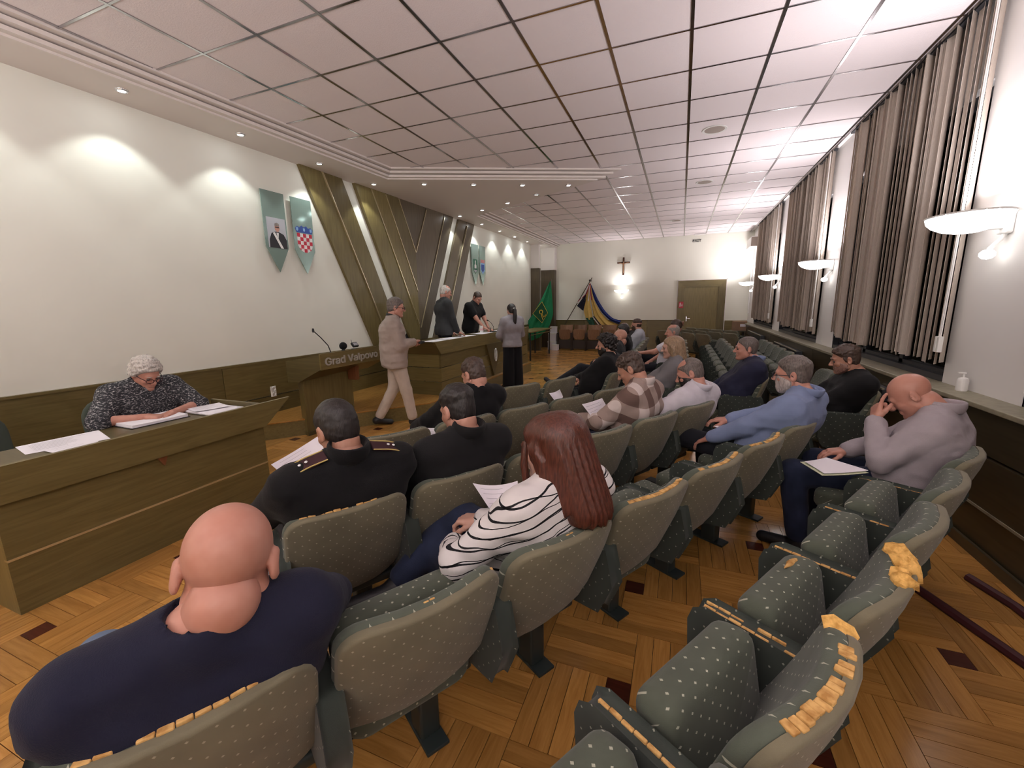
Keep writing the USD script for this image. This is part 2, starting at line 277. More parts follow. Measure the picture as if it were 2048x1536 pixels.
# ================================================================ lamps
glow('lamp_face', (.93, .97, 1.0), 30); glow('bowl_glow', (1.0, .94, .93), 1.6); glow('globe_glow', (1.0, .95, .90), 2.6)
plain('lamp_white', (.85, .85, .83), .35); plain('lamp_ring', (.75, .75, .76), .2, metal=.9)
def spot(parent, x, y, z, k=1.0):
    l = UsdLux.SphereLight.Define(stage, path('spot_light', parent)); l.CreateRadiusAttr(.03); l.CreateIntensityAttr(SPOT * 100 * k); l.CreateColorAttr(Gf.Vec3f(.95, 1.0, .97))
    s = UsdLux.ShapingAPI.Apply(l.GetPrim()); s.CreateShapingConeAngleAttr(50.0); s.CreateShapingConeSoftnessAttr(.35)
    l.AddTranslateOp().Set(Gf.Vec3d(x, y, z))
DL = [(-4.78, 2.63), (-4.76, 3.73), (-4.74, 4.85), (-4.73, 5.96), (-4.0, 6.30), (-3.29, 6.67), (-2.57, 7.04), (-1.87, 7.37), (-2.55, 7.72), (-3.27, 8.10), (-3.98, 8.44), (-4.68, 8.76), (-4.66, 9.84), (-4.66, 10.95), (-4.66, 12.06), (-4.65, 13.12), (-4.62, 14.14), (-4.79, 1.53), (-4.80, .43), (-4.81, -.67), (-4.82, -1.77)]
nm_ = ['second', 'third', 'fourth', 'fifth']
for k, (x, y) in enumerate(DL):
    lab = 'small round white downlight in the soffit, ' + (['nearest to the camera along the left wall', 'second one from the camera along the left wall', 'above the left slanted board', 'at the left corner of the triangular soffit', 'triangle front edge, next to the corner', 'middle of the triangular soffit front edge', 'second from the tip on the triangle front edge', 'at the tip of the triangular soffit', 'second from the tip on the triangle rear edge', 'middle of the triangular soffit rear edge', 'triangle rear edge, second from the wall', 'triangle rear edge, nearest the wall', 'first one beyond the triangular soffit along the wall', 'second one beyond the triangular soffit', 'third one beyond the triangular soffit', 'fourth one beyond the triangular soffit', 'last one by the far wall pilasters'][k] if k < 17 else ['just outside the left border of the picture', 'beside the camera along the left wall', 'behind the camera, last but one', 'behind the camera, last in line'][k - 17])
    t = thing('downlight', lab, 'lamp', (x, y, SZ))
    obj('ring', lathe([(.031, -.012), (.046, -.012), (.05, -.006), (.05, .0), (.031, .0), (.031, -.012)]), 'lamp_ring', t); obj('lamp_face', lathe([(0, -.011), (.03, -.011), (.03, -.004)], 10), 'lamp_face', t, False)
    spot(t, 0, 0, -.05)
def sconce(label, loc, rz, k=1.0, cat='lamp'):
    t = thing('wall_lamp', label, cat, loc, rz)                       # local: wall plane x = 0, room towards -x
    a = np.linspace(0, 1, 6); prof = [(.002 + .215 * math.sin(s * math.pi / 2), -.115 * math.cos(s * math.pi / 2)) for s in a]; 
    def shape(b): b.vertices[:, 0] *= .95; b.vertices[:, 1] *= 1.15; b.apply_translation([-.215, 0, .0]); return b
    obj('bowl', shape(lathe(prof, 22)), 'bowl_glow', t); obj('rim', shape(lathe([(.217, -.004), (.219, .004), (.205, .006), (.19, -.02), (.217, -.004)], 28)), 'lamp_white', t)
    obj('bracket', [rbox(-.04, 0, -.05, .05, -.13, .02, .012), rbox(-.19, -.01, -.02, .02, -.10, -.06, .01)], 'lamp_white', t)
    obj('lower_arm', tube([(-.012, 0, -.12), (-.03, 0, -.16), (-.08, 0, -.222)], .014), 'lamp_white', t)
    g = trimesh.creation.icosphere(1, .042); g.vertices[:, 2] *= .8; g.apply_translation([-.085, 0, -.255]); obj('lower_globe', g, 'globe_glow', t)
    d = UsdLux.DiskLight.Define(stage, path('up_light', t)); d.CreateRadiusAttr(.17); d.CreateIntensityAttr(SCONCE * k); d.CreateColorAttr(Gf.Vec3f(1.0, .93, .965)); d.AddTranslateOp().Set(Gf.Vec3d(-.215, 0, .02)); d.AddRotateYOp().Set(-32.0); d.AddRotateXOp().Set(180.0)
    return t
for k, (y, lab) in enumerate(((3.86, 'white bowl wall lamp on the nearest pier, largest at the right edge'), (7.36, 'white bowl wall lamp on the pier between first and second blinds'), (10.85, 'white bowl wall lamp on the pier between second and third blinds'), (14.35, 'white bowl wall lamp on the last pier by the far corner'), (.30, 'white bowl wall lamp on the pier beside the camera'))):
    sconce(lab, (PX, y, 2.13), 0)
sconce('white bowl wall lamp under the crucifix on the far wall', (-1.93, YF, 2.02), 90, .4)
for x, w in ((-3.2, 'left'), (.2, 'right')): sconce('unseen white bowl lamp behind the camera, placed to light the near seats, ' + w + ' one', (x, YB, 2.1), -90, 2.7)  # out of view, placed and strengthened to light the seat backs facing the camera
# ================================================================ auditorium seats
def dotted(name, base, dot, s, r, uv=('x', 'z'), rough=.85, vary=.12):
    """Woven upholstery with a staggered pattern of small light lozenges."""
    return mat(name, {'tc': ('texture_coordinate', {}), 'sx': ('separate_xyz', {}), 'cx': ('combine_xyz', {}), 'ad': ('math', {'math_type': 'add'}), 'mp': ('mapping', {'rotation': (0, 0, math.radians(45))}),
        'v': ('voronoi_texture', {'dimensions': '2D', 'randomness': 0.0, 'scale': s, 'metric': 'chebychev'}), 'lt': ('math', {'math_type': 'less_than', 'value2': r}),
        'n': ('noise_texture', {'scale': 9.0, 'detail': 5}), 'rr': ('rgb_ramp', {'ramp': [(.3, tuple(np.array(base) * (1 - vary))), (.7, tuple(np.array(base) * (1 + vary)))]}),
        'n2': ('noise_texture', {'scale': 600.0}), 'b': ('bump', {'strength': .25, 'distance': .002}), 'mx': ('mix', {'color2': dot}), 'p': ('principled_bsdf', {'roughness': rough, 'specular_ior_level': .25, 'sheen_weight': .15})},
        [('tc.object', 'sx.vector'), ('sx.%s' % uv[0][0], 'cx.x')] + ([('sx.%s' % uv[1], 'cx.y')] if len(uv[1]) == 1 else [('sx.%s' % uv[1][0], 'ad.value1'), ('sx.%s' % uv[1][1], 'ad.value2'), ('ad.value', 'cx.y')]) +
        [('cx.vector', 'mp.vector'), ('mp.vector', 'v.vector'), ('v.distance', 'lt.value1'), ('lt.value', 'mx.fac'), ('tc.object', 'n.vector'), ('n.fac', 'rr.fac'), ('rr.color', 'mx.color1'), ('mx.color', 'p.base_color'),
         ('tc.object', 'n2.vector'), ('n2.fac', 'b.height'), ('b.normal', 'p.normal')])
GREEN = (.082, .095, .070)
dotted('seat_cloth', GREEN, (.42, .42, .33), 26.0, .085, ('x', 'yz')); dotted('shaded_arm_cloth', (.040, .050, .042), (.30, .31, .25), 22.0, .06, ('y', 'z'))  # arms: same fabric as the cushion, shade painted in as a darker green
dotted('back_cloth', (.165, .148, .095), (.36, .33, .24), 30.0, .075, ('x', 'z')); dotted('front_cloth', (.085, .10, .075), (.42, .42, .33), 26.0, .07, ('x', 'z'))  # back panel: same fabric, light and fading painted in as a paler brown
plain('seat_metal', (.030, .042, .042), .45)
mat('raw_foam', {'tc': ('texture_coordinate', {}), 'n': ('noise_texture', {'scale': 40, 'detail': 4}), 'r': ('rgb_ramp', {'ramp': [(.35, (.42, .22, .07)), (.6, (.68, .42, .16))]}), 'b': ('bump', {'strength': .6, 'distance': .004}), 'p': ('principled_bsdf', {'roughness': .95, 'specular_ior_level': .1})},
    [('tc.object', 'n.vector'), ('n.fac', 'r.fac'), ('r.color', 'p.base_color'), ('n.fac', 'b.height'), ('b.normal', 'p.normal')])
mat('yellow_foam', {'tc': ('texture_coordinate', {}), 'n': ('noise_texture', {'scale': 60, 'detail': 4}), 'r': ('rgb_ramp', {'ramp': [(.35, (.50, .27, .07)), (.6, (.78, .47, .15))]}), 'b': ('bump', {'strength': .6, 'distance': .004}), 'p': ('principled_bsdf', {'roughness': .95, 'specular_ior_level': .1})},
    [('tc.object', 'n.vector'), ('n.fac', 'r.fac'), ('r.color', 'p.base_color'), ('n.fac', 'b.height'), ('b.normal', 'p.normal')])
BH0, BH1, BW = .33, .82, .245
def back_bend(p):                                                     # p: x across, y height, z depth towards the sitter -> leaning, slightly hollow back
    x, h, d = p[:, 0], p[:, 1], p[:, 2]
    y = d - (h - BH0) * .42 + .55 * np.maximum(h - .62, 0) ** 2 + .9 * x * x + .35 * np.maximum(BH0 + .12 - h, 0)
    return np.c_[x, y - .045, h]
BOL = outline(-BW, BW, BH0, BH1, (.13, .075, .075, .13), 6)
def back_mesh(): m = pillow(BOL, soft(.055, .022), .012); m.vertices = back_bend(m.vertices + [0, 0, .022]); return m
def backpanel_mesh(): m = pillow(BOL - (BOL - BOL.mean(0)) * .004, [(.012, 0), (.003, .006), (0, .014), (0, .03)], .004); m.vertices = back_bend(m.vertices); return m
def top_path(s0, s1, n, dz=0.0, d=.03):                               # along the top edge of the back, from left (-1) to right (1)
    s = np.linspace(s0, s1, n); x = s * (BW - .012); h = BH1 - .004 - np.maximum(np.abs(x) - (BW - .075), 0) ** 2 / .085 + dz
    return back_bend(np.c_[x, h, np.full(n, d)])
def lumps(pts, r, seed, rough=.35, flat=1.0):
    g = np.random.default_rng(seed); rr = r * (1 + rough * (g.random(len(pts)) - .5) * 2); rr[0] *= .35; rr[-1] *= .35
    m = tube(pts, rr, 10); c = np.repeat(pts, 10, 0); c = np.vstack([c, pts[:1], pts[-1:]]); n = meshkit.noise(m.vertices * 55, seed)[:, None]
    m.vertices = m.vertices + (m.vertices - c) * (n - .5) * 1.1; return m
def strip_slabs(pts, w, seed, th=.007):                               # brittle, cracked strip of foam: short slabs side by side
    g = np.random.default_rng(seed); out = []
    for a, b in zip(pts[:-1], pts[1:]):
        if g.random() < .12: continue
        d = b - a; L = np.linalg.norm(d); s = rbox(0, L - .0015, -w * g.uniform(.35, .62), w * g.uniform(.3, .55), -th, th * g.uniform(.3, 1), .003, 2)
        ex = d / L; ey = np.cross([0, 0, 1.0], ex); ey /= np.linalg.norm(ey); R = np.eye(4); R[:3, 0], R[:3, 1], R[:3, 2], R[:3, 3] = ex, ey, np.cross(ex, ey), a; s.apply_transform(R); out.append(s)
    return out
def cushion_mesh(up):
    ol = outline(-.215, .215, 0, .40, (.07, .05, .05, .07), 5); m = pillow(ol, soft(.125, .042, 4), .014)
    v = m.vertices.copy(); x, h, d = v[:, 0], v[:, 1], v[:, 2]
    if up: a = math.radians(80); m.vertices = np.c_[x, -.035 + h * math.cos(a) + d * math.sin(a) * .98, .325 + h * .93 * math.sin(a) - d * math.cos(a) + .0]
    else: a = math.radians(5); m.vertices = np.c_[x, .02 + h * math.cos(a) + (d - .125) * -math.sin(a) * 0, .335 + h * math.sin(a) + d * .95]
    if not up: m.invert() if m.volume < 0 else None
    elif m.volume < 0: m.invert()
    return m
def arm_mesh(x):
    ol = np.array([(-.13, .63), (-.16, .50), (-.10, .36), (.10, .33), (.195, .36), (.225, .42), (.235, .57), (.222, .612), (.19, .632)][::-1]); f = []
    for k in range(len(ol)):
        a, b = ol[k], ol[(k + 1) % len(ol)]; n = max(1, int(np.linalg.norm(b - a) / .06)); f += [a + (b - a) * s / n for s in range(n)]
    m = pillow(np.array(f), soft(.066, .016), .004); v = m.vertices.copy(); m.vertices = np.c_[x - .033 + v[:, 2], v[:, 0], v[:, 1]]
    if m.volume < 0: m.invert()
    return m
PITCH = .53
_protos = {}
def chair_proto(up, left, wear):
    key = 'seat_%s%s_%s' % ('up' if up else 'down', '_left' if left else '', wear)
    if key in _protos: return _protos[key]
    cls = stage.CreateClassPrim('/' + key); P = UsdGeom.Xform.Define(stage, '/%s/chair' % key).GetPrim(); q = lambda n, m, mt, par=P, **k: obj(n, m, mt, par, **k)
    b = q('backrest', back_mesh(), 'front_cloth'); q('back_panel', backpanel_mesh(), 'back_cloth', b)
    c = q('cushion', cushion_mesh(up), 'seat_cloth')
    for x in ([-PITCH / 2] if left else []) + [PITCH / 2]: q('armrest', arm_mesh(x), 'shaded_arm_cloth')
    leg = q('leg', rbox(.065, .145, .12, .215, 0, .36, .012), 'seat_metal'); q('foot_plate', rbox(.06, .15, .06, .33, 0, .014, .004, 2), 'seat_metal', leg)
    q('under_rail', rbox(-.255, .255, .05, .16, .27, .315, .015), 'seat_metal'); 
    s = int(wear[1:] or 0) if len(wear) > 1 else 0; w = wear[0]
    xa = PITCH / 2
    def armtop(y0, y1, n, dx=0): return np.c_[np.full(n, xa + dx), np.linspace(y0, y1, n), np.full(n, .633)]
    if w == 'a':                                                      # cracked strip along the top edge
        q('exposed_foam', strip_slabs(top_path(-.8, .93, 15, .003, .042), .022, 3 + s), 'raw_foam', b)
    if w == 'b':                                                      # short scars
        q('exposed_foam', strip_slabs(top_path(-.25, .05, 5, .001, .05), .008, 11), 'raw_foam', b); q('exposed_foam', lumps(top_path(.86, .95, 4, -.002, .04), .009, 4), 'raw_foam', b)
    if w == 'c':                                                      # long bare strip with a ball of foam at the corner
        q('exposed_foam', strip_slabs(top_path(-.75, .80, 19, .004, .035), .031, 21 + s, .009), 'raw_foam', b); q('foam_lump', lumps(top_path(.84, .97, 5, .002, .04), .028, 5), 'yellow_foam', b)
        q('exposed_foam', strip_slabs(armtop(-.10, .21, 9, -.012), .012, 8), 'raw_foam'); q('exposed_foam', strip_slabs(armtop(-.02, .215, 7, .014), .009, 9), 'raw_foam')
    if w == 'd':                                                      # thick lumps of yellow foam
        q('foam_lump', lumps(top_path(-.1, .6, 12, .002, .03), .027, 31, .3), 'yellow_foam', b); q('foam_lump', lumps(top_path(.68, .95, 7, .003, .04), .032, 33, .2), 'yellow_foam', b)
        q('exposed_foam', strip_slabs(armtop(-.10, .21, 11, -.004), .014, 18), 'raw_foam'); q('exposed_foam', lumps(np.c_[np.linspace(.05, .17, 5), np.full(5, .10), np.linspace(.686, .672, 5)], .009, 3), 'raw_foam', c)
    if w == 'e':                                                      # small tear and a bare corner
        q('exposed_foam', lumps(top_path(.35, .55, 5, -.02, -.002 + .05), .012, 41), 'raw_foam', b); q('exposed_foam', strip_slabs(top_path(.9, .99, 2, 0, .03), .05, 43), 'raw_foam', b); q('exposed_foam', strip_slabs(armtop(-.1, .2, 10), .010, 28), 'raw_foam')
    if w == 'f':                                                      # worn armrest only
        q('exposed_foam', strip_slabs(armtop(-.08, .2, 9), .012, 38), 'raw_foam')
    if w == 'g':                                                      # burst backrest
        q('foam_lump', lumps(top_path(-.7, .7, 12, .0, .03), .035, 51, .3), 'yellow_foam', b)
    _protos[key] = '/%s/chair' % key; return _protos[key]
def seat(pos, ang, label, up=True, left=False, wear='n', group=None):
    return copy_of(chair_proto(up, left, wear), 'auditorium_seat', label, 'chair', (pos[0], pos[1], 0), ang, group)
# near block: rows run along D, seats face N
D = np.array([.5151, .8571]); N = np.array([-.8571, .5151]); ANG = math.degrees(math.atan2(D[1], D[0]))
ROWN = {6: .38, 5: 1.12, 4: 1.82, 3: 2.64, 2: 3.35, 7: -.36}
def slot(row, k, dn=0.0): d = .43 + PITCH * k; return D * d + N * (ROWN[row] + dn)
NEAR = [
 (5, -1, 'green dotted auditorium seat under the bald man in the navy shirt', False, True, 'a0'), (5, 0, 'empty tip-up seat between the bald navy-shirt man and the striped-blouse woman', True, False, 'b'),
 (5, 1, 'seat of the red-haired woman in the striped blouse', False, False, 'b'), (5, 2, 'empty tip-up seat with cracked foam edge, right beside the striped-blouse woman', True, False, 'a1'),
 (5, 3, 'seat with foam-edged back, second to the right of the striped-blouse woman', False, False, 'a2'), (5, 4, 'seat with foam-edged back directly left of the blue-shirt man with glasses', False, False, 'a3'), (5, 5, 'seat of the bearded man in the blue shirt', False, False, 'n'),
 (4, 0, 'seat of the man in the uniform jacket with epaulettes', False, True, 'a4'), (4, 1, 'seat of the man in the black jacket beside the uniformed man', False, False, 'n'), (4, 2, 'empty tip-up seat right of the black-jacket man, behind the red hair', True, False, 'n'),
 (4, 3, 'empty seat just left of the checked-shirt man, in front of the cracked one', False, False, 'n'), (4, 4, 'seat of the man in the checked overshirt', False, False, 'n'), (4, 5, 'seat of the balding man in the white shirt', False, False, 'n'),
 (3, 1, 'empty seat in shadow between the two black-jacketed men, one row ahead', True, True, 'n'), (3, 2, 'seat of the short-haired man in black just ahead of the black-jacket man', False, False, 'n'), (3, 3, 'empty seat right of the short-haired man in black, nearer of two overlapping backs', True, False, 'n'),
 (3, 4, 'empty seat behind the sheet of paper held by the checked-shirt man', True, False, 'n'), (3, 5, 'empty seat directly in front of the checked-shirt man', False, False, 'n'),
 (2, 4, 'front-row empty seat farthest left, ahead of two overlapping backs', True, True, 'n'),
 (6, 0, 'empty tip-up seat cut off by the bottom edge of the picture', True, True, 'f'), (6, 1, 'empty seat with a long bare foam strip and one foam knob on its back', True, False, 'c'), (6, 2, 'empty seat with thick yellow foam lumps bursting from its back', True, False, 'd'),
 (6, 3, 'empty seat with a small white tear and a bare corner on its back', True, False, 'e'), (6, 4, 'empty tip-up seat directly left of the man in the grey sweater', True, False, 'f'), (6, 5, 'seat of the bald man in the grey sweater', False, False, 'f'),
 (7, 2, 'seat corner just entering the picture at the right edge', True, True, 'n')]
for row, k, lab, up, left, wear in NEAR: seat(slot(row, k), ANG, lab, up, left, wear)
# middle block: rows run along y, seats face -x; (x of the row, y positions)
seat(slot(2, 5), ANG + 8, 'dark empty front-row seat just left of the curly-haired man in black', True, True, 'n')
def mid(x, y, lab, up=True, left=False, wear='n', rz=90, group=None): seat((x, y), rz, lab, up, left, wear, group)
mid(-.82, 4.98, 'seat of the curly-haired man in the black coat', False, False, 'n', 84)
MR = {-1: -.85, 0: -.08, 1: .66, 2: 1.40}
for y, w in ((5.55, 'first'), (6.09, 'second')): mid(MR[-1], y, w + ' empty front-row seat beyond the curly-haired man')
mid(MR[-1], 6.64, 'seat of the bald man beyond the curly-haired man', False); mid(MR[-1], 7.17, 'empty front-row seat between the bald and the dark-haired men', True)
mid(MR[-1], 7.70, 'seat of the dark-haired man beyond the front-row bald man', False)
for y, w in ((8.23, 'second'), (8.76, 'first')): mid(MR[-1], y, w + ' empty front-row seat on this side of the bearded man in pale grey')
mid(MR[-1], 9.29, 'seat of the bearded man in the pale grey sweater', False); mid(MR[-1], 9.82, 'seat of the grizzled man at the far end of the front row', False)
mid(MR[0], 5.20, 'seat of the long-haired blonde woman in grey', False, True)
for y, w in ((5.73, 'first'), (6.26, 'second'), (6.79, 'third')): mid(MR[0], y, w + ' empty second-row seat beyond the blonde woman')
mid(MR[0], 7.35, 'seat of the bald man with the outstretched arm', False); mid(MR[0], 7.9, 'empty seat beyond the bald man with the outstretched arm'); mid(MR[0], 8.85, 'seat of the man with a hand behind his head', False)
mid(MR[0], 9.4, 'empty seat at the far end of the second row')
mid(MR[1], 5.02, 'seat of the grey-haired man in the navy sweater', False, True)
for i, n_ in enumerate(('first', 'second', 'third', 'fourth', 'fifth', 'sixth', 'seventh', 'eighth', 'ninth')): mid(MR[1], 5.55 + PITCH * i, n_ + ' empty tip-up seat beyond the navy-sweater man in his row', wear='f' if i < 2 else 'n')
mid(MR[2], 4.52, 'seat of the dark-haired man in the black sweater by the sill', False, True, 'n'); mid(MR[2], 5.05, 'torn seat with yellow foam beside the black-sweater man', True, False, 'g'); mid(MR[2], 5.58, 'empty seat second beyond the black-sweater man', True)
for i, n_ in enumerate(('first', 'second', 'third', 'fourth', 'fifth', 'sixth')): mid(MR[2], 6.98 + PITCH * i, n_ + ' empty seat past the gap in the row along the window panelling', True, i == 0)
# far block: rows turned towards the dais from the other side, seats face (-.8,-.6)
FD, FN = np.array([.6, -.8]), np.array([-.8, -.6]); FANG = math.degrees(math.atan2(FD[1], FD[0]))
for n_, ds, who in ((-7.28, (-10.25, -9.72, -9.19, -8.66), 'nearest row of the far block'), (-8.02, (-10.72, -10.19, -9.66, -9.13, -8.60), 'middle row of the far block'), (-8.75, (-10.95, -10.42, -9.89, -9.36), 'last row of the far block by the door')):
    for i, d in enumerate(ds): p = FD * d + FN * n_; seat(p, FANG, ['leftmost', 'second', 'third', 'fourth', 'rightmost'][i if i < len(ds) - 1 else (4 if len(ds) < 6 else i)] + ' empty seat in the ' + who, True, i == 0)
# ================================================================ people: bodies from blended round cones, meshed by surface nets
V3 = lambda *a: np.array(a, float)
def nrm(v): v = np.asarray(v, float); return v / (np.linalg.norm(v) + 1e-12)
def rcone(a, b, r1, r2):
    a, b = np.asarray(a, float), np.asarray(b, float); ba = b - a; l2 = max(ba @ ba, 1e-8); rr = r1 - r2; a2 = max(l2 - rr * rr, 1e-9); il2 = 1 / l2
    def f(P):
        pa = P - a; y = pa @ ba; z = y - l2; x2 = ((pa * l2 - ba * y[..., None]) ** 2).sum(-1); y2 = y * y * l2; z2 = z * z * l2; k = np.sign(rr) * rr * rr * x2
        return np.where(np.sign(z) * a2 * z2 > k, np.sqrt(x2 + z2) * il2 - r2, np.where(np.sign(y) * a2 * y2 < k, np.sqrt(x2 + y2) * il2 - r1, (np.sqrt(x2 * a2 * il2) + y * rr) * il2 - r1))
    R = max(r1, r2); return f, np.minimum(a, b) - R, np.maximum(a, b) + R
def ell(c, r, R=None):
    c, r = np.asarray(c, float), np.asarray(r, float)
    def f(P):
        p = P - c
        if R is not None: p = p @ R
        k0 = np.linalg.norm(p / r, axis=-1); k1 = np.linalg.norm(p / r ** 2, axis=-1); return k0 * (k0 - 1) / np.maximum(k1, 1e-9)
    m = r.max() if R is not None else r; return f, c - m, c + m
def field(prims, h, k=.03, infl=0.0, lo=None, hi=None):
    """prims: (function, lo, hi[, k][, 'sub']) -> (values, origin)"""
    L = np.min([p[1] for p in prims if 'sub' not in p[3:]], 0) - infl - 3 * h; H = np.max([p[2] for p in prims if 'sub' not in p[3:]], 0) + infl + 3 * h
    if lo is not None: L = np.maximum(L, lo)
    if hi is not None: H = np.minimum(H, hi)
    n = np.ceil((H - L) / h).astype(int) + 1; ax = [L[i] + h * np.arange(n[i]) for i in range(3)]; F = np.full(n, .12)
    for p in prims:
        kk = p[3] if len(p) > 3 and not isinstance(p[3], str) else k; mg = kk + infl + 2 * h + .01; s = []
        for i in range(3): a = max(0, int((p[1][i] - mg - L[i]) / h)); b = min(n[i], int((p[2][i] + mg - L[i]) / h) + 2); s.append(slice(a, max(b, a)))
        s = tuple(s)
        if F[s].size == 0: continue
        P = np.stack(np.meshgrid(ax[0][s[0]], ax[1][s[1]], ax[2][s[2]], indexing='ij'), -1); d = p[0](P)
        if 'sub' in p[3:]: hh = np.maximum(kk - np.abs(F[s] + d), 0) / kk; F[s] = np.maximum(F[s], -d) + hh * hh * kk * .25
        else: hh = np.maximum(kk - np.abs(F[s] - d), 0) / kk; F[s] = np.minimum(F[s], d) - hh * hh * kk * .25
    F = F - infl; F[0], F[-1], F[:, 0], F[:, -1], F[:, :, 0], F[:, :, -1] = (np.maximum(x, h) for x in (F[0], F[-1], F[:, 0], F[:, -1], F[:, :, 0], F[:, :, -1]))
    return F, L
def nets(F, L, h):
    S = F < 0; n = np.array(F.shape); c = n - 1; acc = np.zeros((*c, 3)); cnt = np.zeros(c); g = np.indices(c).transpose(1, 2, 3, 0)
    for axis in range(3):
        o = [(0, 0), (0, 1), (1, 0), (1, 1)]; e = [i for i in range(3) if i != axis]
        for u, v in o:
            off = np.zeros(3, int); off[e[0]], off[e[1]] = u, v; off2 = off.copy(); off2[axis] = 1
            a = F[off[0]:off[0] + c[0], off[1]:off[1] + c[1], off[2]:off[2] + c[2]]; b = F[off2[0]:off2[0] + c[0], off2[1]:off2[1] + c[1], off2[2]:off2[2] + c[2]]
            x = (a < 0) != (b < 0); i = np.nonzero(x); t = a[i] / (a[i] - b[i]); q = np.tile(off, (len(t), 1)).astype(float); q[:, axis] += t; acc[i] += q; cnt[i] += 1
    m = cnt > 0; ids = np.full(c, -1); ids[m] = np.arange(m.sum()); v = (g[m] + acc[m] / cnt[m][:, None]) * h + L; fs = []
    for axis in range(3):
        e = [(axis + 1) % 3, (axis + 2) % 3]; sl0 = [slice(None)] * 3; sl1 = [slice(None)] * 3; sl0[axis] = slice(0, -1); sl1[axis] = slice(1, None)
        x = S[tuple(sl0)] != S[tuple(sl1)]; i = np.array(np.nonzero(x)).T; i = i[(i[:, e[0]] > 0) & (i[:, e[1]] > 0) & (i[:, e[0]] < c[e[0]]) & (i[:, e[1]] < c[e[1]])]
        q = []
        for du, dv in ((-1, -1), (0, -1), (0, 0), (-1, 0)): j = i.copy(); j[:, e[0]] += du; j[:, e[1]] += dv; q.append(ids[j[:, 0], j[:, 1], j[:, 2]])
        q = np.stack(q, 1); ins = S[i[:, 0], i[:, 1], i[:, 2]]; q[~ins] = q[~ins][:, ::-1]; fs.append(q)
    q = np.vstack(fs); q = q[(q >= 0).all(1)]
    return mk(v, np.vstack([q[:, [0, 1, 2]], q[:, [0, 2, 3]]]))
def solid(prims, h, k=.03, infl=0.0, **kw): return nets(*field(prims, h, k, infl, **kw), h)
def vnormals(m):
    v, f = m.vertices, m.faces; n = np.zeros_like(v); fn = np.cross(v[f[:, 1]] - v[f[:, 0]], v[f[:, 2]] - v[f[:, 0]])
    for k in range(3): np.add.at(n, f[:, k], fn)
    return n / np.maximum(np.linalg.norm(n, axis=1, keepdims=True), 1e-12)
def crease(m, amp, sc, seed, ridge=.6):
    v = np.array(m.vertices); a = meshkit.noise(v * np.array(sc), seed); b = meshkit.noise(v * np.array(sc)[[2, 0, 1]] * 1.9, seed + 7)
    d = (1 - ridge) * (a - .5) + ridge * (.5 - np.abs(2 * a - 1)) + .4 * (b - .5); m.vertices = v + vnormals(m) * (d * amp)[:, None]; return m
# ---- head (own frame: origin between the ears, y forward, z up)
def skull_prims(w=1.0, jowl=1.0, nose=1.0):
    p = [ell((0, -.012, .036), (.076 * w, .099, .089)), ell((0, .028, -.028), (.062 * w, .066, .082)) + (.03,), rcone((-.044 * w, .004, -.060), (-.012, .066, -.098), .026 * jowl, .020) + (.03,), rcone((.044 * w, .004, -.060), (.012, .066, -.098), .026 * jowl, .020) + (.03,)]
    p += [rcone((-.034, .084, .020), (.034, .084, .020), .013, .013) + (.018,), ell((-.036, .066, -.026), (.022, .02, .018)) + (.02,), ell((.036, .066, -.026), (.022, .02, .018)) + (.02,)]
    for s in (-1, 1): p.append(ell((s * .031, .104, .001), (.018, .014, .012)) + (.014, 'sub'))
    p += [rcone((0, .094, .008), (0, .113 * nose + .003, -.026), .008, .0125) + (.012,), ell((-.011, .106, -.031), (.008, .010, .008)) + (.008,), ell((.011, .106, -.031), (.008, .010, .008)) + (.008,)]
    p += [rcone((-.020, .090, -.0575), (.020, .090, -.0575), .0065, .0065) + (.008,), rcone((-.017, .089, -.0675), (.017, .089, -.0675), .0075, .0075) + (.008,), ell((0, .085, -.099), (.018, .014, .014)) + (.016,)]
    for s in (-1, 1):
        R = trimesh.transformations.euler_matrix(0, 0, s * -.35)[:3, :3]
        p += [ell((s * .081 * w, -.014, -.006), (.010, .021, .034), R) + (.008,), ell((s * .092 * w, -.004, -.004), (.007, .012, .020), R) + (.006, 'sub')]
    return p
def lump_eye(s): return trimesh.creation.icosphere(2, .0115)
def smooth01(x): x = np.clip(x, 0, 1); return x * x * (3 - 2 * x)
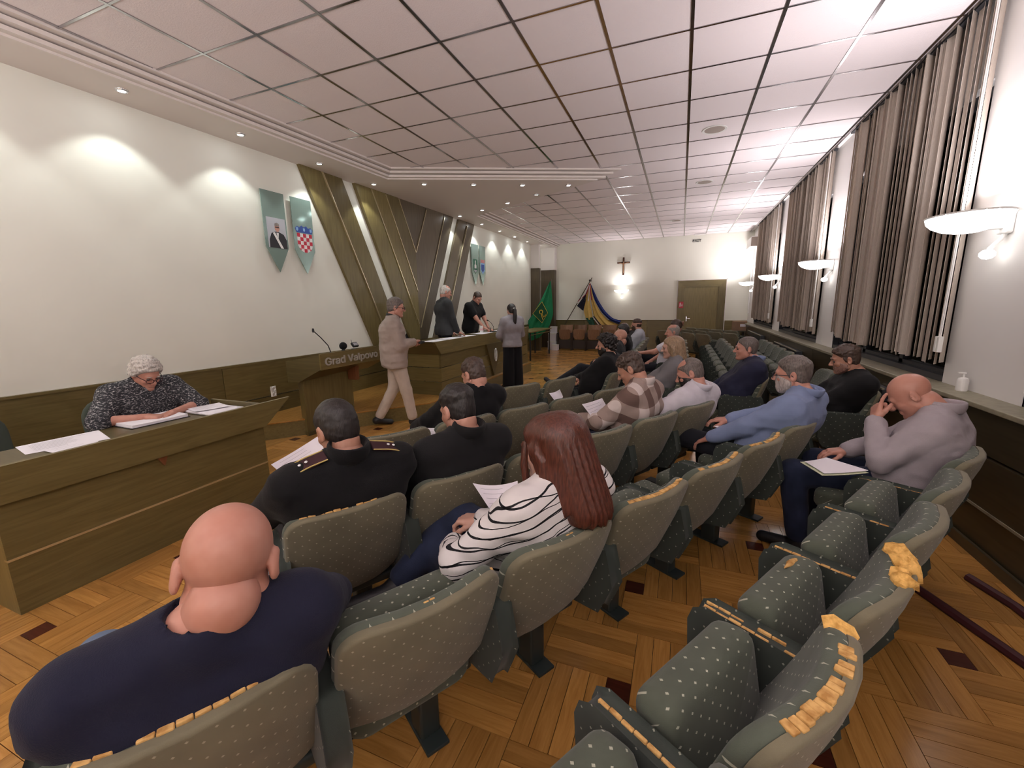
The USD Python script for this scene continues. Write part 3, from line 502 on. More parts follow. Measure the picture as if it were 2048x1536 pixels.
def hair_mesh(style, h, seed=0, w=1.0):
    base = [ell((0, -.012, .036), (.076 * w, .099, .089)), ell((0, -.02, -.03), (.064 * w, .072, .07)) + (.04,), ell((0, .028, -.028), (.060 * w, .062, .078)) + (.03,)]
    th0 = style.get('th', .01); extra = style.get('extra', [])
    F, L = field(base + extra, h, .03, th0 + .02, hi=None); F = F + th0 + .02
    n = F.shape; P = np.stack(np.meshgrid(*[L[i] + h * np.arange(n[i]) for i in range(3)], indexing='ij'), -1); x, y, z = P[..., 0], P[..., 1], P[..., 2]
    line = np.interp(y, [-.13, -.06, -.02, .012, .03, .066, .092], [style.get('nape', -.085), -.07, -.03, style.get('burn', -.02), .012, .050, style.get('front', .072)])
    g = smooth01((z - line) / .014)
    if style.get('bald'): g = g * (1 - style['bald'] * smooth01((z - .052 - .25 * np.abs(x)) / .03) * smooth01((y + style.get('bald_y', .07)) / .04))
    if style.get('sides') is not None: g = g * (style['sides'] + (1 - style['sides']) * smooth01((z - .03) / .05))
    nz = meshkit.noise(P * style.get('ns', (70, 70, 70)), seed) - .5
    th = g * th0 * (1 + style.get('rough', .5) * 2 * nz) - .006 * (1 - g)
    if style.get('quiff'): th = th + g * style['quiff'] * smooth01((z - .06) / .05) * smooth01((y + .06) / .12)
    if extra: th = np.maximum(th, th0 * smooth01((.030 - y) / .03) * smooth01((.085 - z) / .02)) + (style.get('groove', .0) * smooth01((.06 - z) / .06) * np.sin(x * 260 + 9 * meshkit.noise(P * [8, 8, 3], seed + 2)))
    F = F - th
    if style.get('cut') is not None: F = np.maximum(F, style['cut'] - z + .02 * (meshkit.noise(P * [90, 90, 4], seed) - .5) * 2)
    if style.get('face'): F = np.maximum(F, smooth01((.075 - z) / .02) * (y - (.015 + .045 * smooth01((z + .02) / .09))) )
    F[0], F[-1], F[:, 0], F[:, -1], F[:, :, 0], F[:, :, -1] = (np.maximum(q, h) for q in (F[0], F[-1], F[:, 0], F[:, -1], F[:, :, 0], F[:, :, -1]))
    return nets(F, L, h)
def beard_mesh(h, th=.007, w=1.0):
    p = skull_prims(w); F, L = field([q for q in p[:4]] + [p[-3] if False else ell((0, .083, -.062), (.030, .013, .020)) + (.02,)], h, .03, th + .01); F = F + th + .01
    n = F.shape; P = np.stack(np.meshgrid(*[L[i] + h * np.arange(n[i]) for i in range(3)], indexing='ij'), -1); x, y, z = P[..., 0], P[..., 1], P[..., 2]
    g = smooth01((.5 * (y) - z - .032 - .020 * (y > .095)) / .012) * smooth01((y + .01) / .02) * (1 - .9 * np.exp(-((x / .02) ** 2 + ((z + .062) / .009) ** 2)) * (y > .06))
    return nets(F - (g * th - .006 * (1 - g)), L, h)
# ---- hands (own frame: wrist at the origin, y along the fingers, z the back of the hand; thumb towards s*x)
CURL = dict(relax=[(18, 28, 18)] * 4, flat=[(4, 6, 4)] * 4, grip=[(48, 58, 35)] * 4, fist=[(75, 95, 60)] * 4, point=[(8, 12, 8), (70, 95, 60), (75, 95, 60), (78, 95, 60)], pen=[(40, 45, 25), (48, 52, 28), (60, 75, 45), (66, 80, 50)])
_hands = {}
def hand_mesh(pose, s, h=.0042):
    if (pose, s, h) in _hands: return _hands[(pose, s, h)].copy()
    kx, ky, ln, rad = [.033, .011, -.011, -.031], [.088, .092, .087, .077], [.073, .081, .075, .059], [.0098, .0102, .0096, .0085]
    pr = [rcone((0, -.04, 0), (0, .012, 0), .026, .027)]
    for i in range(4):
        pr.append(rcone((kx[i] * .6, .012, 0), (kx[i], ky[i], 0), .018, .0125) + (.012,)); p = V3(kx[i], ky[i], 0); a = 0; sp = kx[i] * 1.2
        for fr, c in zip((.45, .3, .25), CURL[pose][i]):
            a += c; d = V3(sp * math.cos(math.radians(a)), math.cos(math.radians(a)), -math.sin(math.radians(a))); q = p + nrm(d) * ln[i] * fr; r0 = rad[i] * (1 - .09 * (fr < .4)); pr.append(rcone(p, q, r0, r0 * .93) + (.0045,)); p = q
    t = [(.020, .020, -.006), (.048, .050, -.018), (.050, .078, -.034) if pose != 'fist' else (.030, .078, -.040), (.046, .098, -.046) if pose != 'fist' else (.010, .085, -.045)]
    for i in range(3): pr.append(rcone(t[i], t[i + 1], (.0165, .0125, .0110)[i], (.0125, .0110, .0090)[i]) + (.006,))
    m = solid(pr, h, .006); 
    if s < 0: m.vertices[:, 0] *= -1; m.invert()
    _hands[(pose, s, h)] = m; return m.copy()
def frame(y, z):                                                       # rotation with the given y axis and z nearest to the given one
    y = nrm(y); z = np.asarray(z, float); z = nrm(z - y * (z @ y)); R = np.eye(4); R[:3, 0], R[:3, 1], R[:3, 2] = np.cross(y, z), y, z; return R
def place(m, R, o, sc=1.0):
    T = R.copy(); T[:3, :3] *= sc; T[:3, 3] = o; m = m.copy(); m.apply_transform(T); return m
def headrot(yaw, pitch, roll):                                         # yaw to the left, pitch down, roll to the right
    return trimesh.transformations.euler_matrix(0, 0, math.radians(yaw)) @ trimesh.transformations.euler_matrix(-math.radians(pitch), 0, 0) @ trimesh.transformations.euler_matrix(0, math.radians(roll), 0)
def elbow(S, W, pole, a=.29, b=.255):
    d = W - S; L = min(np.linalg.norm(d), (a + b) * .995); u = nrm(d); x = (a * a - b * b + L * L) / (2 * L); hh = math.sqrt(max(a * a - x * x, 0)); p = np.asarray(pole, float); p = nrm(p - u * (p @ u)); return S + u * x + p * hh, S + u * L
def person(label, pos, ang, skin='skin', z0=0.0, hip=(0, .13, .52), chest=(0, .06, .82), head=(0, .09, 1.10), look=(0, 15, 0), twist=0.0, roll=0.0, sh=.185, g=1.0, belly=1.0, arms=None, legs=None, top=None, bottom='dark_trousers', shoes='black_shoe',
           hair=None, hair_mat='hair_brown', beard=None, glasses=None, collar=None, h=.014, hh=.006, sleeve='long', sc=1.0, neck=.056, extras=None, headw=1.0, jowl=1.0, cuff=.0, toes=None, wrinkle=.010, upper_open=.072, headsc=1.0, hem=None):
    P = thing('person', label, 'person', (pos[0], pos[1], z0), ang); hip, chest, head = map(lambda q: np.asarray(q, float), (hip, chest, head))
    u = nrm(chest - hip); rt = trimesh.transformations.euler_matrix(0, math.radians(roll), math.radians(twist))[:3, :3] @ V3(1, 0, 0); fw = nrm(np.cross(u, rt)); HR = headrot(*look)
    up2 = nrm(u + .35 * nrm(head - chest)); shc = chest + .125 * up2; nb = chest + .165 * up2 + .015 * fw; nt = head + HR[:3, :3] @ V3(0, -.028, -.065) * headsc
    S = {-1: shc - rt * sh, 1: shc + rt * sh}; hrt = V3(1, 0, 0)
    A, E, W = {}, {}, {}
    for s in (-1, 1):
        a = (arms or {}).get(s, {}); w = np.asarray(a.get('w', (s * .13, .42, .60)), float); E[s], W[s] = elbow(S[s], w, a.get('pole', (s * .7, -.5, -.6)))
    lg = {}
    for s in (-1, 1):
        q = (legs or {}).get(s, {}); lg[s] = [hip + hrt * s * .088 + V3(0, .03, -.01)] + [np.asarray(x, float) for x in (q.get('knee', (s * .13, .56, .50)), q.get('ankle', (s * .13, .52, .085)), q.get('toe', (s * .15, .70, .035)))]
    R = (.112 * g, .112 * g * belly, .116 * g)
    def lat(c, w, r): return rcone(c - rt * w, c + rt * w, r, r)
    torso = [rcone(hip - hrt * .075 * g, hip + hrt * .075 * g, R[0], R[0]) + (.06,), lat(hip * .55 + chest * .45 + fw * .012 * belly, .07 * g, R[1]) + (.07,), lat(chest, .092 * g, R[2]) + (.07,), lat(chest * .55 + shc * .45, .11 * g, .095 * g) + (.06,), rcone(S[-1] - up2 * .01, S[1] - up2 * .01, .058, .058) + (.05,)]
    torso += [rcone(nb + (nt - nb) * .25, S[s] + up2 * .0, .058, .050) + (.05,) for s in (-1, 1)]
    ua = [rcone(S[s], E[s], .060 * (g * .5 + .5), .047 * (g * .5 + .5)) + (.035,) for s in (-1, 1)]; fa = [rcone(E[s], W[s], .046, .031) + (.02,) for s in (-1, 1)]
    th = [rcone(lg[s][0], lg[s][1], .088 * (g * .5 + .5), .064) + (.04,) for s in (-1, 1)]; ca = [rcone(lg[s][1], lg[s][2], .062, .044) + (.025,) for s in (-1, 1)]
    nk = [rcone(nb - up2 * .03, nt, neck + .006, neck) + (.03,)]
    thin = lambda L: [(f, a, b) + tuple(r) for f, a, b, *r in L]
    # the body: one mesh
    hb = max(h, .012); parts = [solid(thin(torso + ua + fa + th + ca) + nk, hb, .03, -.004)]
    hd = solid(skull_prims(headw, jowl), hh, .02); parts.append(place(hd, HR, head, headsc)); parts.append(solid([rcone(nb, nt, neck + .004, neck) + (.03,), rcone(nt, head + HR[:3, :3] @ V3(0, -.01, -.02), neck, .05) + (.03,)], max(hh * 1.5, .008)))
    for s in (-1, 1):
        a = (arms or {}).get(s, {}); pose = a.get('hand', 'relax'); hdv = np.asarray(a.get('dir', W[s] - E[s]), float); R4 = frame(hdv, a.get('back', (0, 0, 1)))
        parts.append(place(hand_mesh(pose, -s, .0042 if h < .0145 else .006), R4, W[s] + nrm(hdv) * .012, 1.0))
    obj('body', cat_(parts), skin, P, True)
    # clothes
    cuts = []
    tp = torso + ua
    if sleeve == 'long': tp = tp + [rcone(E[s], W[s] - nrm(W[s] - E[s]) * (.012 + (a_.get('push', 0) if (a_ := (arms or {}).get(s, {})) else 0)), .049, .037) + (.02,) for s in (-1, 1)]
    elif sleeve == 'short': tp = torso + [rcone(S[s], S[s] + (E[s] - S[s]) * .62, .066, .064) + (.035,) for s in (-1, 1)]
    elif sleeve == 'elbow': tp = torso + [rcone(S[s], S[s] + (E[s] - S[s]) * 1.0, .070, .062) + (.035,) for s in (-1, 1)]
    tp = tp + [rcone(nb + up2 * .052 + fw * .012, nb + up2 * .052 + (head - nb) * .8, upper_open, .10) + (.008, 'sub')]
    if hem is not None: tp = tp + [rcone(hip - hrt * .08 * g + V3(0, .01, -.05), hip - hrt * .08 * g + V3(0, .01, hem - hip[2] - .1), .112 * g, .118 * g) + (.06,), rcone(hip + hrt * .08 * g + V3(0, .01, -.05), hip + hrt * .08 * g + V3(0, .01, hem - hip[2] - .1), .112 * g, .118 * g) + (.06,)]
    m = crease(solid(tp, h, .04, .013, lo=None if hem is None else V3(-9, -9, hem)), wrinkle, (9, 9, 16), int(abs(pos[0] * 100)) % 50)
    T = obj('top', m, top, P, True)
    if bottom: obj('trousers', crease(solid([torso[0]] + th + [rcone(lg[s][1], lg[s][2] + (lg[s][1] - lg[s][2]) * .12, .066, .054) + (.025,) for s in (-1, 1)], max(h, .013), .04, .010), .008, (12, 12, 8), 3), bottom, P, True)
    if shoes:
        for s in (-1, 1):
            an, to = lg[s][2], lg[s][3]; d = nrm(to - an - (to - an) @ V3(0, 0, 1) * V3(0, 0, 0)); hl = an + V3(0, 0, 0) + (an - lg[s][1]) / np.linalg.norm(an - lg[s][1]) * .035
            obj('shoe', solid([rcone(an, hl - d * .02, .045, .040) + (.03,), rcone(hl - d * .025, to, .040, .036) + (.03,)], max(h * .8, .010), .03), shoes, P, True)
    if collar:
        c = nb + up2 * collar.get('up', .052); t = np.linspace(0, 2 * np.pi, 25); b1 = rt; b2 = nrm(np.cross(up2, rt)); rr = collar.get('r', .068); pts = np.array([c + b1 * math.cos(a) * rr + b2 * (math.sin(a) * rr * 1.05 + .004) + up2 * (collar.get('tilt', .0) - .016 * math.sin(a)) for a in t])
        m = tube(pts, .011, 8, False); rel = m.vertices - np.repeat(pts, 8, 0); m.vertices = m.vertices + np.outer(rel @ up2, up2) * collar.get('hgt', 1.3); obj('collar', m, collar['mat'], P, True)
    HM = lambda m: place(m, HR, head, headsc)
    if hair: obj('hair', HM(hair_mesh(hair, hh if 'extra' not in hair else max(hh, .006), 3, headw)), hair_mat, P, True)
    if beard: obj('beard', HM(beard_mesh(max(hh, .005), beard.get('th', .007), headw)), beard['mat'], P, True)
    for s in (-1, 1):
        e = trimesh.creation.icosphere(2, .0115); e.apply_translation([s * .031, .0845, .001])
        if look[1] < 32 and hh < .0075: obj('eye', HM(e), 'eye_mat', P, True)
    br = [tube([(s * .017, .098, .024), (s * .032, .0985, .028), (s * .047, .089, .022)], [.0032, .0042, .002], 6) for s in (-1, 1)]
    for b in br: obj('eyebrow', HM(b), hair_mat if hair_mat != 'hair_none' else 'brow_mat', P, True)
    if glasses:
        G = []
        for s in (-1, 1):
            t = np.linspace(0, 2 * np.pi, 21); G.append(tube([(s * .033 + .025 * math.cos(a), .116 - .35 * abs(.025 * math.cos(a)) * (s * math.cos(a) > 0), .0 + .018 * math.sin(a)) for a in t], .0024, 6, False)); G.append(tube([(s * .057, .107, .004), (s * .076, .06, .006), (s * .084, .0, .004), (s * .086, -.02, -.012)], .0026, 6))
        G.append(tube([(-.009, .117, .005), (0, .119, .007), (.009, .117, .005)], .0024, 6)); obj('glasses', HM(cat_(G)), glasses, P, True, kind=None)
    if extras: extras(P, dict(S=S, E=E, W=W, nb=nb, up=up2, rt=rt, fw=fw, head=head, HR=HR, lg=lg, hip=hip, chest=chest, shc=shc, HM=HM, top=T))
    return P, dict(S=S, E=E, W=W)
# ---- materials
def skinmat(name, c): return mat(name, {'tc': ('texture_coordinate', {}), 'n': ('noise_texture', {'scale': 22, 'detail': 4}), 'r': ('rgb_ramp', {'ramp': [(.3, tuple(np.array(c) * (.94, .86, .84))), (.7, tuple(np.array(c) * (1.04, 1.06, 1.07)))]}), 'p': ('principled_bsdf', {'roughness': .42, 'specular_ior_level': .45})},
    [('tc.object', 'n.vector'), ('n.fac', 'r.fac'), ('r.color', 'p.base_color')])
skinmat('skin', (.49, .255, .185)); skinmat('skin_ruddy', (.50, .245, .18)); skinmat('skin_tan', (.42, .215, .145)); skinmat('skin_pale', (.54, .32, .245))
def hairmat(name, c, r=.45): return mat(name, {'tc': ('texture_coordinate', {}), 'mp': ('mapping', {'scale': (160, 160, 22)}), 'n': ('noise_texture', {'scale': 1.0, 'detail': 4}), 'r': ('rgb_ramp', {'ramp': [(.3, tuple(np.array(c) * .55)), (.7, tuple(np.minimum(np.array(c) * 1.4, 1)))]}), 'b': ('bump', {'strength': .6, 'distance': .003}), 'p': ('principled_bsdf', {'roughness': r, 'specular_ior_level': .5})},
    [('tc.object', 'mp.vector'), ('mp.vector', 'n.vector'), ('n.fac', 'r.fac'), ('r.color', 'p.base_color'), ('n.fac', 'b.height'), ('b.normal', 'p.normal')])
hairmat('hair_black', (.018, .014, .013)); hairmat('hair_brown', (.060, .036, .026)); hairmat('hair_grey', (.26, .225, .20)); hairmat('hair_silver', (.50, .46, .42)); hairmat('hair_saltpepper', (.13, .105, .092)); hairmat('hair_auburn', (.085, .024, .014), .32); hairmat('hair_blonde', (.30, .20, .12)); hairmat('stubble', (.24, .13, .10)); hairmat('white_beard', (.42, .36, .33))
plain('eye_mat', (.10, .08, .07), .15); plain('brow_mat', (.12, .07, .05), .7)
def cloth(name, c, rough=.85, bump=.35, scale=350, vary=.08): return plain(name, c, rough, bump, scale, spec=.2, vary=vary, vscale=9, sheen_weight=.05)
cloth('navy_cloth', (.012, .013, .030)); cloth('navy_knit', (.022, .024, .052)); cloth('black_cloth', (.007, .007, .008)); cloth('black_knit', (.010, .010, .011)); cloth('white_shirt', (.60, .57, .62)); cloth('blue_shirt', (.20, .25, .40)); cloth('grey_knit', (.36, .32, .34)); cloth('pale_grey', (.42, .43, .48)); cloth('grey_jacket', (.36, .295, .26)); cloth('slate_shirt', (.035, .036, .038)); cloth('grey_cardigan', (.20, .19, .20)); cloth('blazer_grey', (.26, .24, .26))
cloth('dark_trousers', (.012, .013, .018)); cloth('jeans', (.020, .028, .060), vary=.3); cloth('light_jeans', (.13, .18, .27), vary=.2); cloth('cream_trousers', (.52, .44, .37)); cloth('black_trousers', (.006, .006, .008)); plain('black_shoe', (.010, .010, .012), .5); plain('white_sole', (.6, .58, .52), .7); plain('dark_frame', (.02, .015, .02), .3); plain('gold_braid', (.55, .42, .14), .5); plain('pip_white', (.8, .8, .8), .5); plain('claret_cloth', (.035, .008, .012), .8)
def pattern(name, nodes, links): return mat(name, {'tc': ('texture_coordinate', {}), 'sx': ('separate_xyz', {}), 'p': ('principled_bsdf', {'roughness': .85, 'specular_ior_level': .2}), **nodes}, [('tc.object', 'sx.vector')] + links)
pattern('check_shirt', {'zz': ('math', {'math_type': 'multiply_add', 'value2': -.5}), 'mx': ('math', {'math_type': 'multiply', 'value2': 5.6}), 'mz': ('math', {'math_type': 'multiply', 'value2': 5.6}), 'fx': ('math', {'math_type': 'fraction'}), 'fz': ('math', {'math_type': 'fraction'}), 'lx': ('math', {'math_type': 'less_than', 'value2': .5}), 'lz': ('math', {'math_type': 'less_than', 'value2': .5}), 's': ('math', {'math_type': 'multiply_add', 'value2': .5}), 'hf': ('math', {'math_type': 'multiply', 'value2': .5}), 'r': ('rgb_ramp', {'ramp': [(0, (.60, .52, .49)), (.26, (.60, .52, .49)), (.27, (.33, .25, .22)), (.74, (.33, .25, .22)), (.75, (.15, .095, .08)), (1, (.15, .095, .08))]})},
    [('sx.x', 'mx.value1'), ('mx.value', 'fx.value1'), ('fx.value', 'lx.value1'), ('sx.y', 'zz.value1'), ('sx.z', 'zz.value3'), ('zz.value', 'mz.value1'), ('mz.value', 'fz.value1'), ('fz.value', 'lz.value1'), ('lz.value', 'hf.value1'), ('lx.value', 's.value1'), ('hf.value', 's.value3'), ('s.value', 'r.fac'), ('r.color', 'p.base_color')])
pattern('striped_blouse', {'mp': ('mapping', {'rotation': (.25, .3, 0), 'scale': (1.0, 1.0, 1.7)}), 'w': ('wave_texture', {'wave_type': 'bands', 'bands_direction': 'z', 'scale': 4.3, 'distortion': 7.5, 'detail': 2.0, 'detail_scale': .75, 'detail_roughness': .4}), 'w2': ('wave_texture', {'wave_type': 'bands', 'bands_direction': 'z', 'scale': 5.0, 'distortion': 9.0, 'detail': 1.0, 'detail_scale': .9}), 'r': ('rgb_ramp', {'ramp': [(.0, (.012, .012, .014)), (.035, (.012, .012, .014)), (.052, (.66, .63, .62)), (1, (.66, .63, .62))]}), 'r2': ('rgb_ramp', {'ramp': [(.0, (.02, .02, .022)), (.014, (.02, .02, .022)), (.03, (1, 1, 1)), (1, (1, 1, 1))]}), 'mu': ('mix', {'mix_type': 'multiply', 'fac': 1.0})},
    [('tc.object', 'mp.vector'), ('mp.vector', 'w.vector'), ('mp.vector', 'w2.vector'), ('w.fac', 'r.fac'), ('w2.fac', 'r2.fac'), ('r.color', 'mu.color1'), ('r2.color', 'mu.color2'), ('mu.color', 'p.base_color')])
pattern('speckled_top', {'mp': ('mapping', {'scale': (60, 60, 150)}), 'n': ('noise_texture', {'scale': 1.0, 'detail': 3.0, 'roughness': .7}), 'r': ('rgb_ramp', {'ramp': [(.50, (.028, .029, .034)), (.56, (.10, .10, .11)), (.64, (.50, .49, .48))]})}, [('tc.object', 'mp.vector'), ('mp.vector', 'n.vector'), ('n.fac', 'r.fac'), ('r.color', 'p.base_color')])
# ---------------------------------------------------------------- the people
SHORT = dict(th=.011, rough=.5, sides=.55); BUZZ = dict(th=.006, rough=.4, nape=-.08, sides=.75); DARKSHORT = dict(th=.008, rough=.35, sides=.85, front=.068)
NEARR = dict(h=.011, hh=.0048)
def A_(w, hand='relax', pole=None, dir=None, back=None, push=0.0):
    d = dict(w=w, hand=hand, push=push)
    if pole is not None: d['pole'] = pole
    if dir is not None: d['dir'] = dir
    if back is not None: d['back'] = back
    return d
BELOW = (0, -.5, -.8)
# -- first full row in front of the camera
person('bald man in a navy shirt seen from behind, nearest to the camera', slot(5, -1), ANG, 'skin_ruddy', hip=(.03, .12, .50), chest=(.035, -.03, .765), head=(.105, -.045, 1.03), look=(-8, 26, 8), sh=.195, g=1.12, belly=1.1, top='navy_cloth', bottom='light_jeans', headw=1.04, headsc=1.10, neck=.062, jowl=1.15, hair=None, hair_mat='stubble', collar=None,
       arms={-1: A_((-.22, .40, .56), pole=(-.8, -.5, -.4)), 1: A_((.27, .38, .66), 'grip', pole=(.9, -.5, -.3))}, legs={-1: dict(knee=(-.24, .58, .52), ankle=(-.22, .50, .085), toe=(-.26, .68, .035))}, wrinkle=.014, upper_open=.076, **NEARR)
def epaulettes(P, J):
    for s in (-1, 1):
        c = J['nb'] * .38 + J['S'][s] * .62 + J['up'] * .083; ex = nrm(J['S'][s] - J['nb']); T = np.eye(4); up = nrm(J['up'] - ex * (J['up'] @ ex)); T[:3, 0], T[:3, 2] = ex, up; T[:3, 1] = np.cross(up, ex); T[:3, 3] = c + ex * .01
        e = rbox(-.055, .070, -.030, .030, -.006, .007, .006, 2); e.vertices[:, 2] -= 2.4 * np.maximum(e.vertices[:, 0], 0) ** 2 + .4 * np.abs(e.vertices[:, 0]) * 0; e.apply_transform(T); ep = obj('epaulette', e, 'claret_cloth', P)
        for y in (-.031, .031):
            t = tube([(x, y, .004 - 2.4 * max(x, 0) ** 2) for x in np.linspace(-.052, .068, 7)], .0028, 6); t.apply_transform(T); obj('gold_braid', t, 'gold_braid', ep)
        t = tube([(.069, y, .004 - 2.4 * .069 ** 2) for y in np.linspace(-.03, .03, 3)], .0028, 6); t.apply_transform(T); obj('gold_braid', t, 'gold_braid', ep)
        for x in (.02, .045): q = trimesh.creation.icosphere(1, .0065); q.vertices[:, 2] *= .5; q.apply_translation([x, 0, .009 - 2.4 * x * x]); q.apply_transform(T); obj('pip', q, 'pip_white', ep)
person('man in a black uniform jacket with gold-edged epaulettes, seen from behind', slot(4, 0), ANG, 'skin_tan', chest=(.02, -.03, .80), head=(.02, .01, 1.09), look=(14, 22, -2), sh=.215, g=1.16, top='black_cloth', hair=dict(th=.006, rough=.35, nape=-.082, sides=.9, front=.066), hair_mat='hair_black', collar=dict(mat='black_cloth', r=.074, hgt=2.6, tilt=.012),
       arms={-1: A_((-.17, .36, .70), 'grip', pole=(-.8, -.4, -.4), back=(-.7, 0, .5)), 1: A_((.10, .38, .66), 'grip', pole=(.8, -.4, -.4), back=(.7, 0, .5))}, extras=epaulettes, wrinkle=.012, upper_open=.080, **NEARR)
person('man in a black zip jacket with a flat dark crop, seen from behind', slot(4, 1), ANG, 'skin', chest=(.045, -.03, .79), head=(.07, -.01, 1.08), look=(6, 20, 0), sh=.195, g=1.08, top='black_knit', hair=dict(th=.013, rough=.25, nape=-.045, burn=.0, sides=.35, front=.07), hair_mat='hair_black', collar=dict(mat='black_knit', r=.070, hgt=2.4, tilt=.008),
       arms={-1: A_((-.15, .36, .68), 'grip', pole=(-.8, -.4, -.4)), 1: A_((.12, .38, .62), pole=(.8, -.4, -.4))}, wrinkle=.010, upper_open=.078, **NEARR)
def pen_white(P, J):
    w = J['W'][-1]
    obj('hair_lock', [tube([J['head'] + V3(s * .067, .055, .03), J['head'] + V3(s * .083, .045, -.06), J['head'] + V3(s * .085, .02, -.17), J['head'] + V3(s * .09, -.0, -.25)], [.014, .016, .014, .005], 7) for s in (-1,)], 'hair_auburn', P, True)
CURT = [rcone((-.035, -.075, .05), (-.048, -.135, -.22), .060, .046) + (.05,), rcone((.035, -.075, .05), (.060, -.135, -.23), .060, .046) + (.05,), rcone((0, -.09, .05), (.005, -.15, -.25), .058, .042) + (.05,), rcone((.072, -.01, .0), (.098, -.075, -.22), .030, .026) + (.03,), rcone((-.070, -.01, .0), (-.086, -.07, -.20), .028, .024) + (.03,)]
person('woman with long auburn hair in a white blouse with black stripes', slot(5, 1), ANG, 'skin_pale', chest=(.04, -.01, .77), head=(.075, .02, 1.055), look=(16, 12, 2), sh=.185, g=1.0, top='striped_blouse', bottom='jeans', hair=dict(th=.012, rough=.25, extra=CURT, groove=.0035, cut=-.275, ns=(60, 60, 6)), hair_mat='hair_auburn', neck=.05, headw=.96,
       arms={-1: A_((-.20, .30, .62), 'grip', pole=(-.9, -.3, -.3)), 1: A_((-.03, .34, .66), 'pen', pole=(.9, -.3, -.4), dir=(-.5, .8, -.1))}, legs={1: dict(knee=(-.02, .56, .60), ankle=(-.36, .56, .36), toe=(-.55, .62, .31)), -1: dict(knee=(-.15, .52, .48), ankle=(-.12, .46, .085), toe=(-.14, .64, .035))}, wrinkle=.020, upper_open=.070, extras=pen_white, h=.0105, hh=.0048)
person('man in a black pullover with short brown hair, two rows ahead of the striped blouse', slot(3, 2), ANG, 'skin', chest=(.10, .0, .80), head=(.19, .05, 1.08), look=(10, 26, 0), sh=.19, g=1.05, top='black_cloth', hair=dict(th=.010, rough=.6, sides=.5, bald=.75, bald_y=-.03), hair_mat='hair_brown', arms={-1: A_((-.14, .42, .64), pole=(-.8, -.4, -.4)), 1: A_((.15, .42, .60), pole=(.8, -.4, -.4))}, h=.013, hh=.0055)
person('man in a beige and brown checked overshirt reading a sheet of paper', slot(4, 4), ANG, 'skin_tan', hip=(.02, .16, .52), chest=(.09, .08, .80), head=(.15, .20, 1.085), look=(26, 30, 4), sh=.195, g=1.08, twist=12, top='check_shirt', bottom='jeans', hair=dict(th=.016, rough=.6, sides=.35, nape=-.06, ns=(90, 90, 60)), hair_mat='hair_brown', collar=dict(mat='check_shirt', r=.070, hgt=1.9),
       arms={-1: A_((-.16, .42, .70), 'grip', pole=(-.8, -.4, -.5)), 1: A_((.05, .48, .64), pole=(.8, -.3, -.5))}, wrinkle=.016, h=.012, hh=.005)
person('balding man in a white shirt with one hand raised to his mouth', slot(4, 5), ANG, 'skin_ruddy', hip=(.07, .16, .50), chest=(.10, -.02, .74), head=(.15, .01, 1.015), look=(30, 22, 6), sh=.20, g=1.12, top='white_shirt', hair=dict(th=.006, rough=.4, sides=.7, bald=.95, bald_y=.02), hair_mat='hair_saltpepper', beard=dict(mat='hair_black', th=.006), collar=dict(mat='white_shirt', r=.072, hgt=1.7),
       arms={-1: A_((-.12, .20, .86), 'fist', pole=(-.9, -.1, -.6), dir=(.25, .25, .9), back=(-.6, .7, 0)), 1: A_((.14, .40, .58), pole=(.8, -.4, -.4))}, wrinkle=.014, h=.012, hh=.005)
person('bearded man in a pale blue shirt and dark-framed glasses, in profile', slot(5, 5), ANG, 'skin_ruddy', hip=(.06, .12, .52), chest=(.12, -.06, .80), head=(.15, -.03, 1.10), look=(12, 6, 0), sh=.20, g=1.14, belly=1.1, top='blue_shirt', bottom='dark_trousers', hair=dict(th=.010, rough=.35, sides=.6, nape=-.07), hair_mat='hair_saltpepper', beard=dict(mat='white_beard', th=.008), glasses='dark_frame', collar=dict(mat='blue_shirt', r=.074, hgt=1.7),
       arms={-1: A_((-.16, .38, .60), pole=(-.9, -.4, -.3)), 1: A_((-.02, .50, .64), 'relax', pole=(.8, -.3, -.4), dir=(-.4, .9, -.1))}, legs={-1: dict(knee=(-.10, .58, .56), ankle=(.22, .62, .44), toe=(.36, .70, .40)), 1: dict(knee=(.18, .56, .49), ankle=(.16, .52, .085), toe=(.18, .72, .035))}, wrinkle=.015, **NEARR)
person('bald man in a light grey polo sweater resting his brow on his hand', slot(6, 5), ANG, 'skin_ruddy', hip=(.16, .10, .52), chest=(.21, -.0, .78), head=(.22, .12, 1.04), look=(14, 40, 4), sh=.205, g=1.2, belly=1.15, top='grey_knit', bottom='jeans', hair=None, hair_mat='stubble', collar=dict(mat='grey_knit', r=.078, hgt=2.1), headw=1.03, jowl=1.1, neck=.066,
       arms={-1: A_((.06, .23, .885), 'point', pole=(-.75, .0, -.9), dir=(.42, .10, .9), back=(-.6, .75, .1)), 1: A_((.12, .38, .64), 'relax', pole=(.8, -.4, -.3), dir=(-.6, .7, -.1))}, legs={-1: dict(knee=(-.15, .55, .53), ankle=(-.15, .48, .085), toe=(-.17, .68, .035)), 1: dict(knee=(.26, .55, .51), ankle=(.24, .48, .085), toe=(.28, .68, .035))}, wrinkle=.016, upper_open=.084, **NEARR)
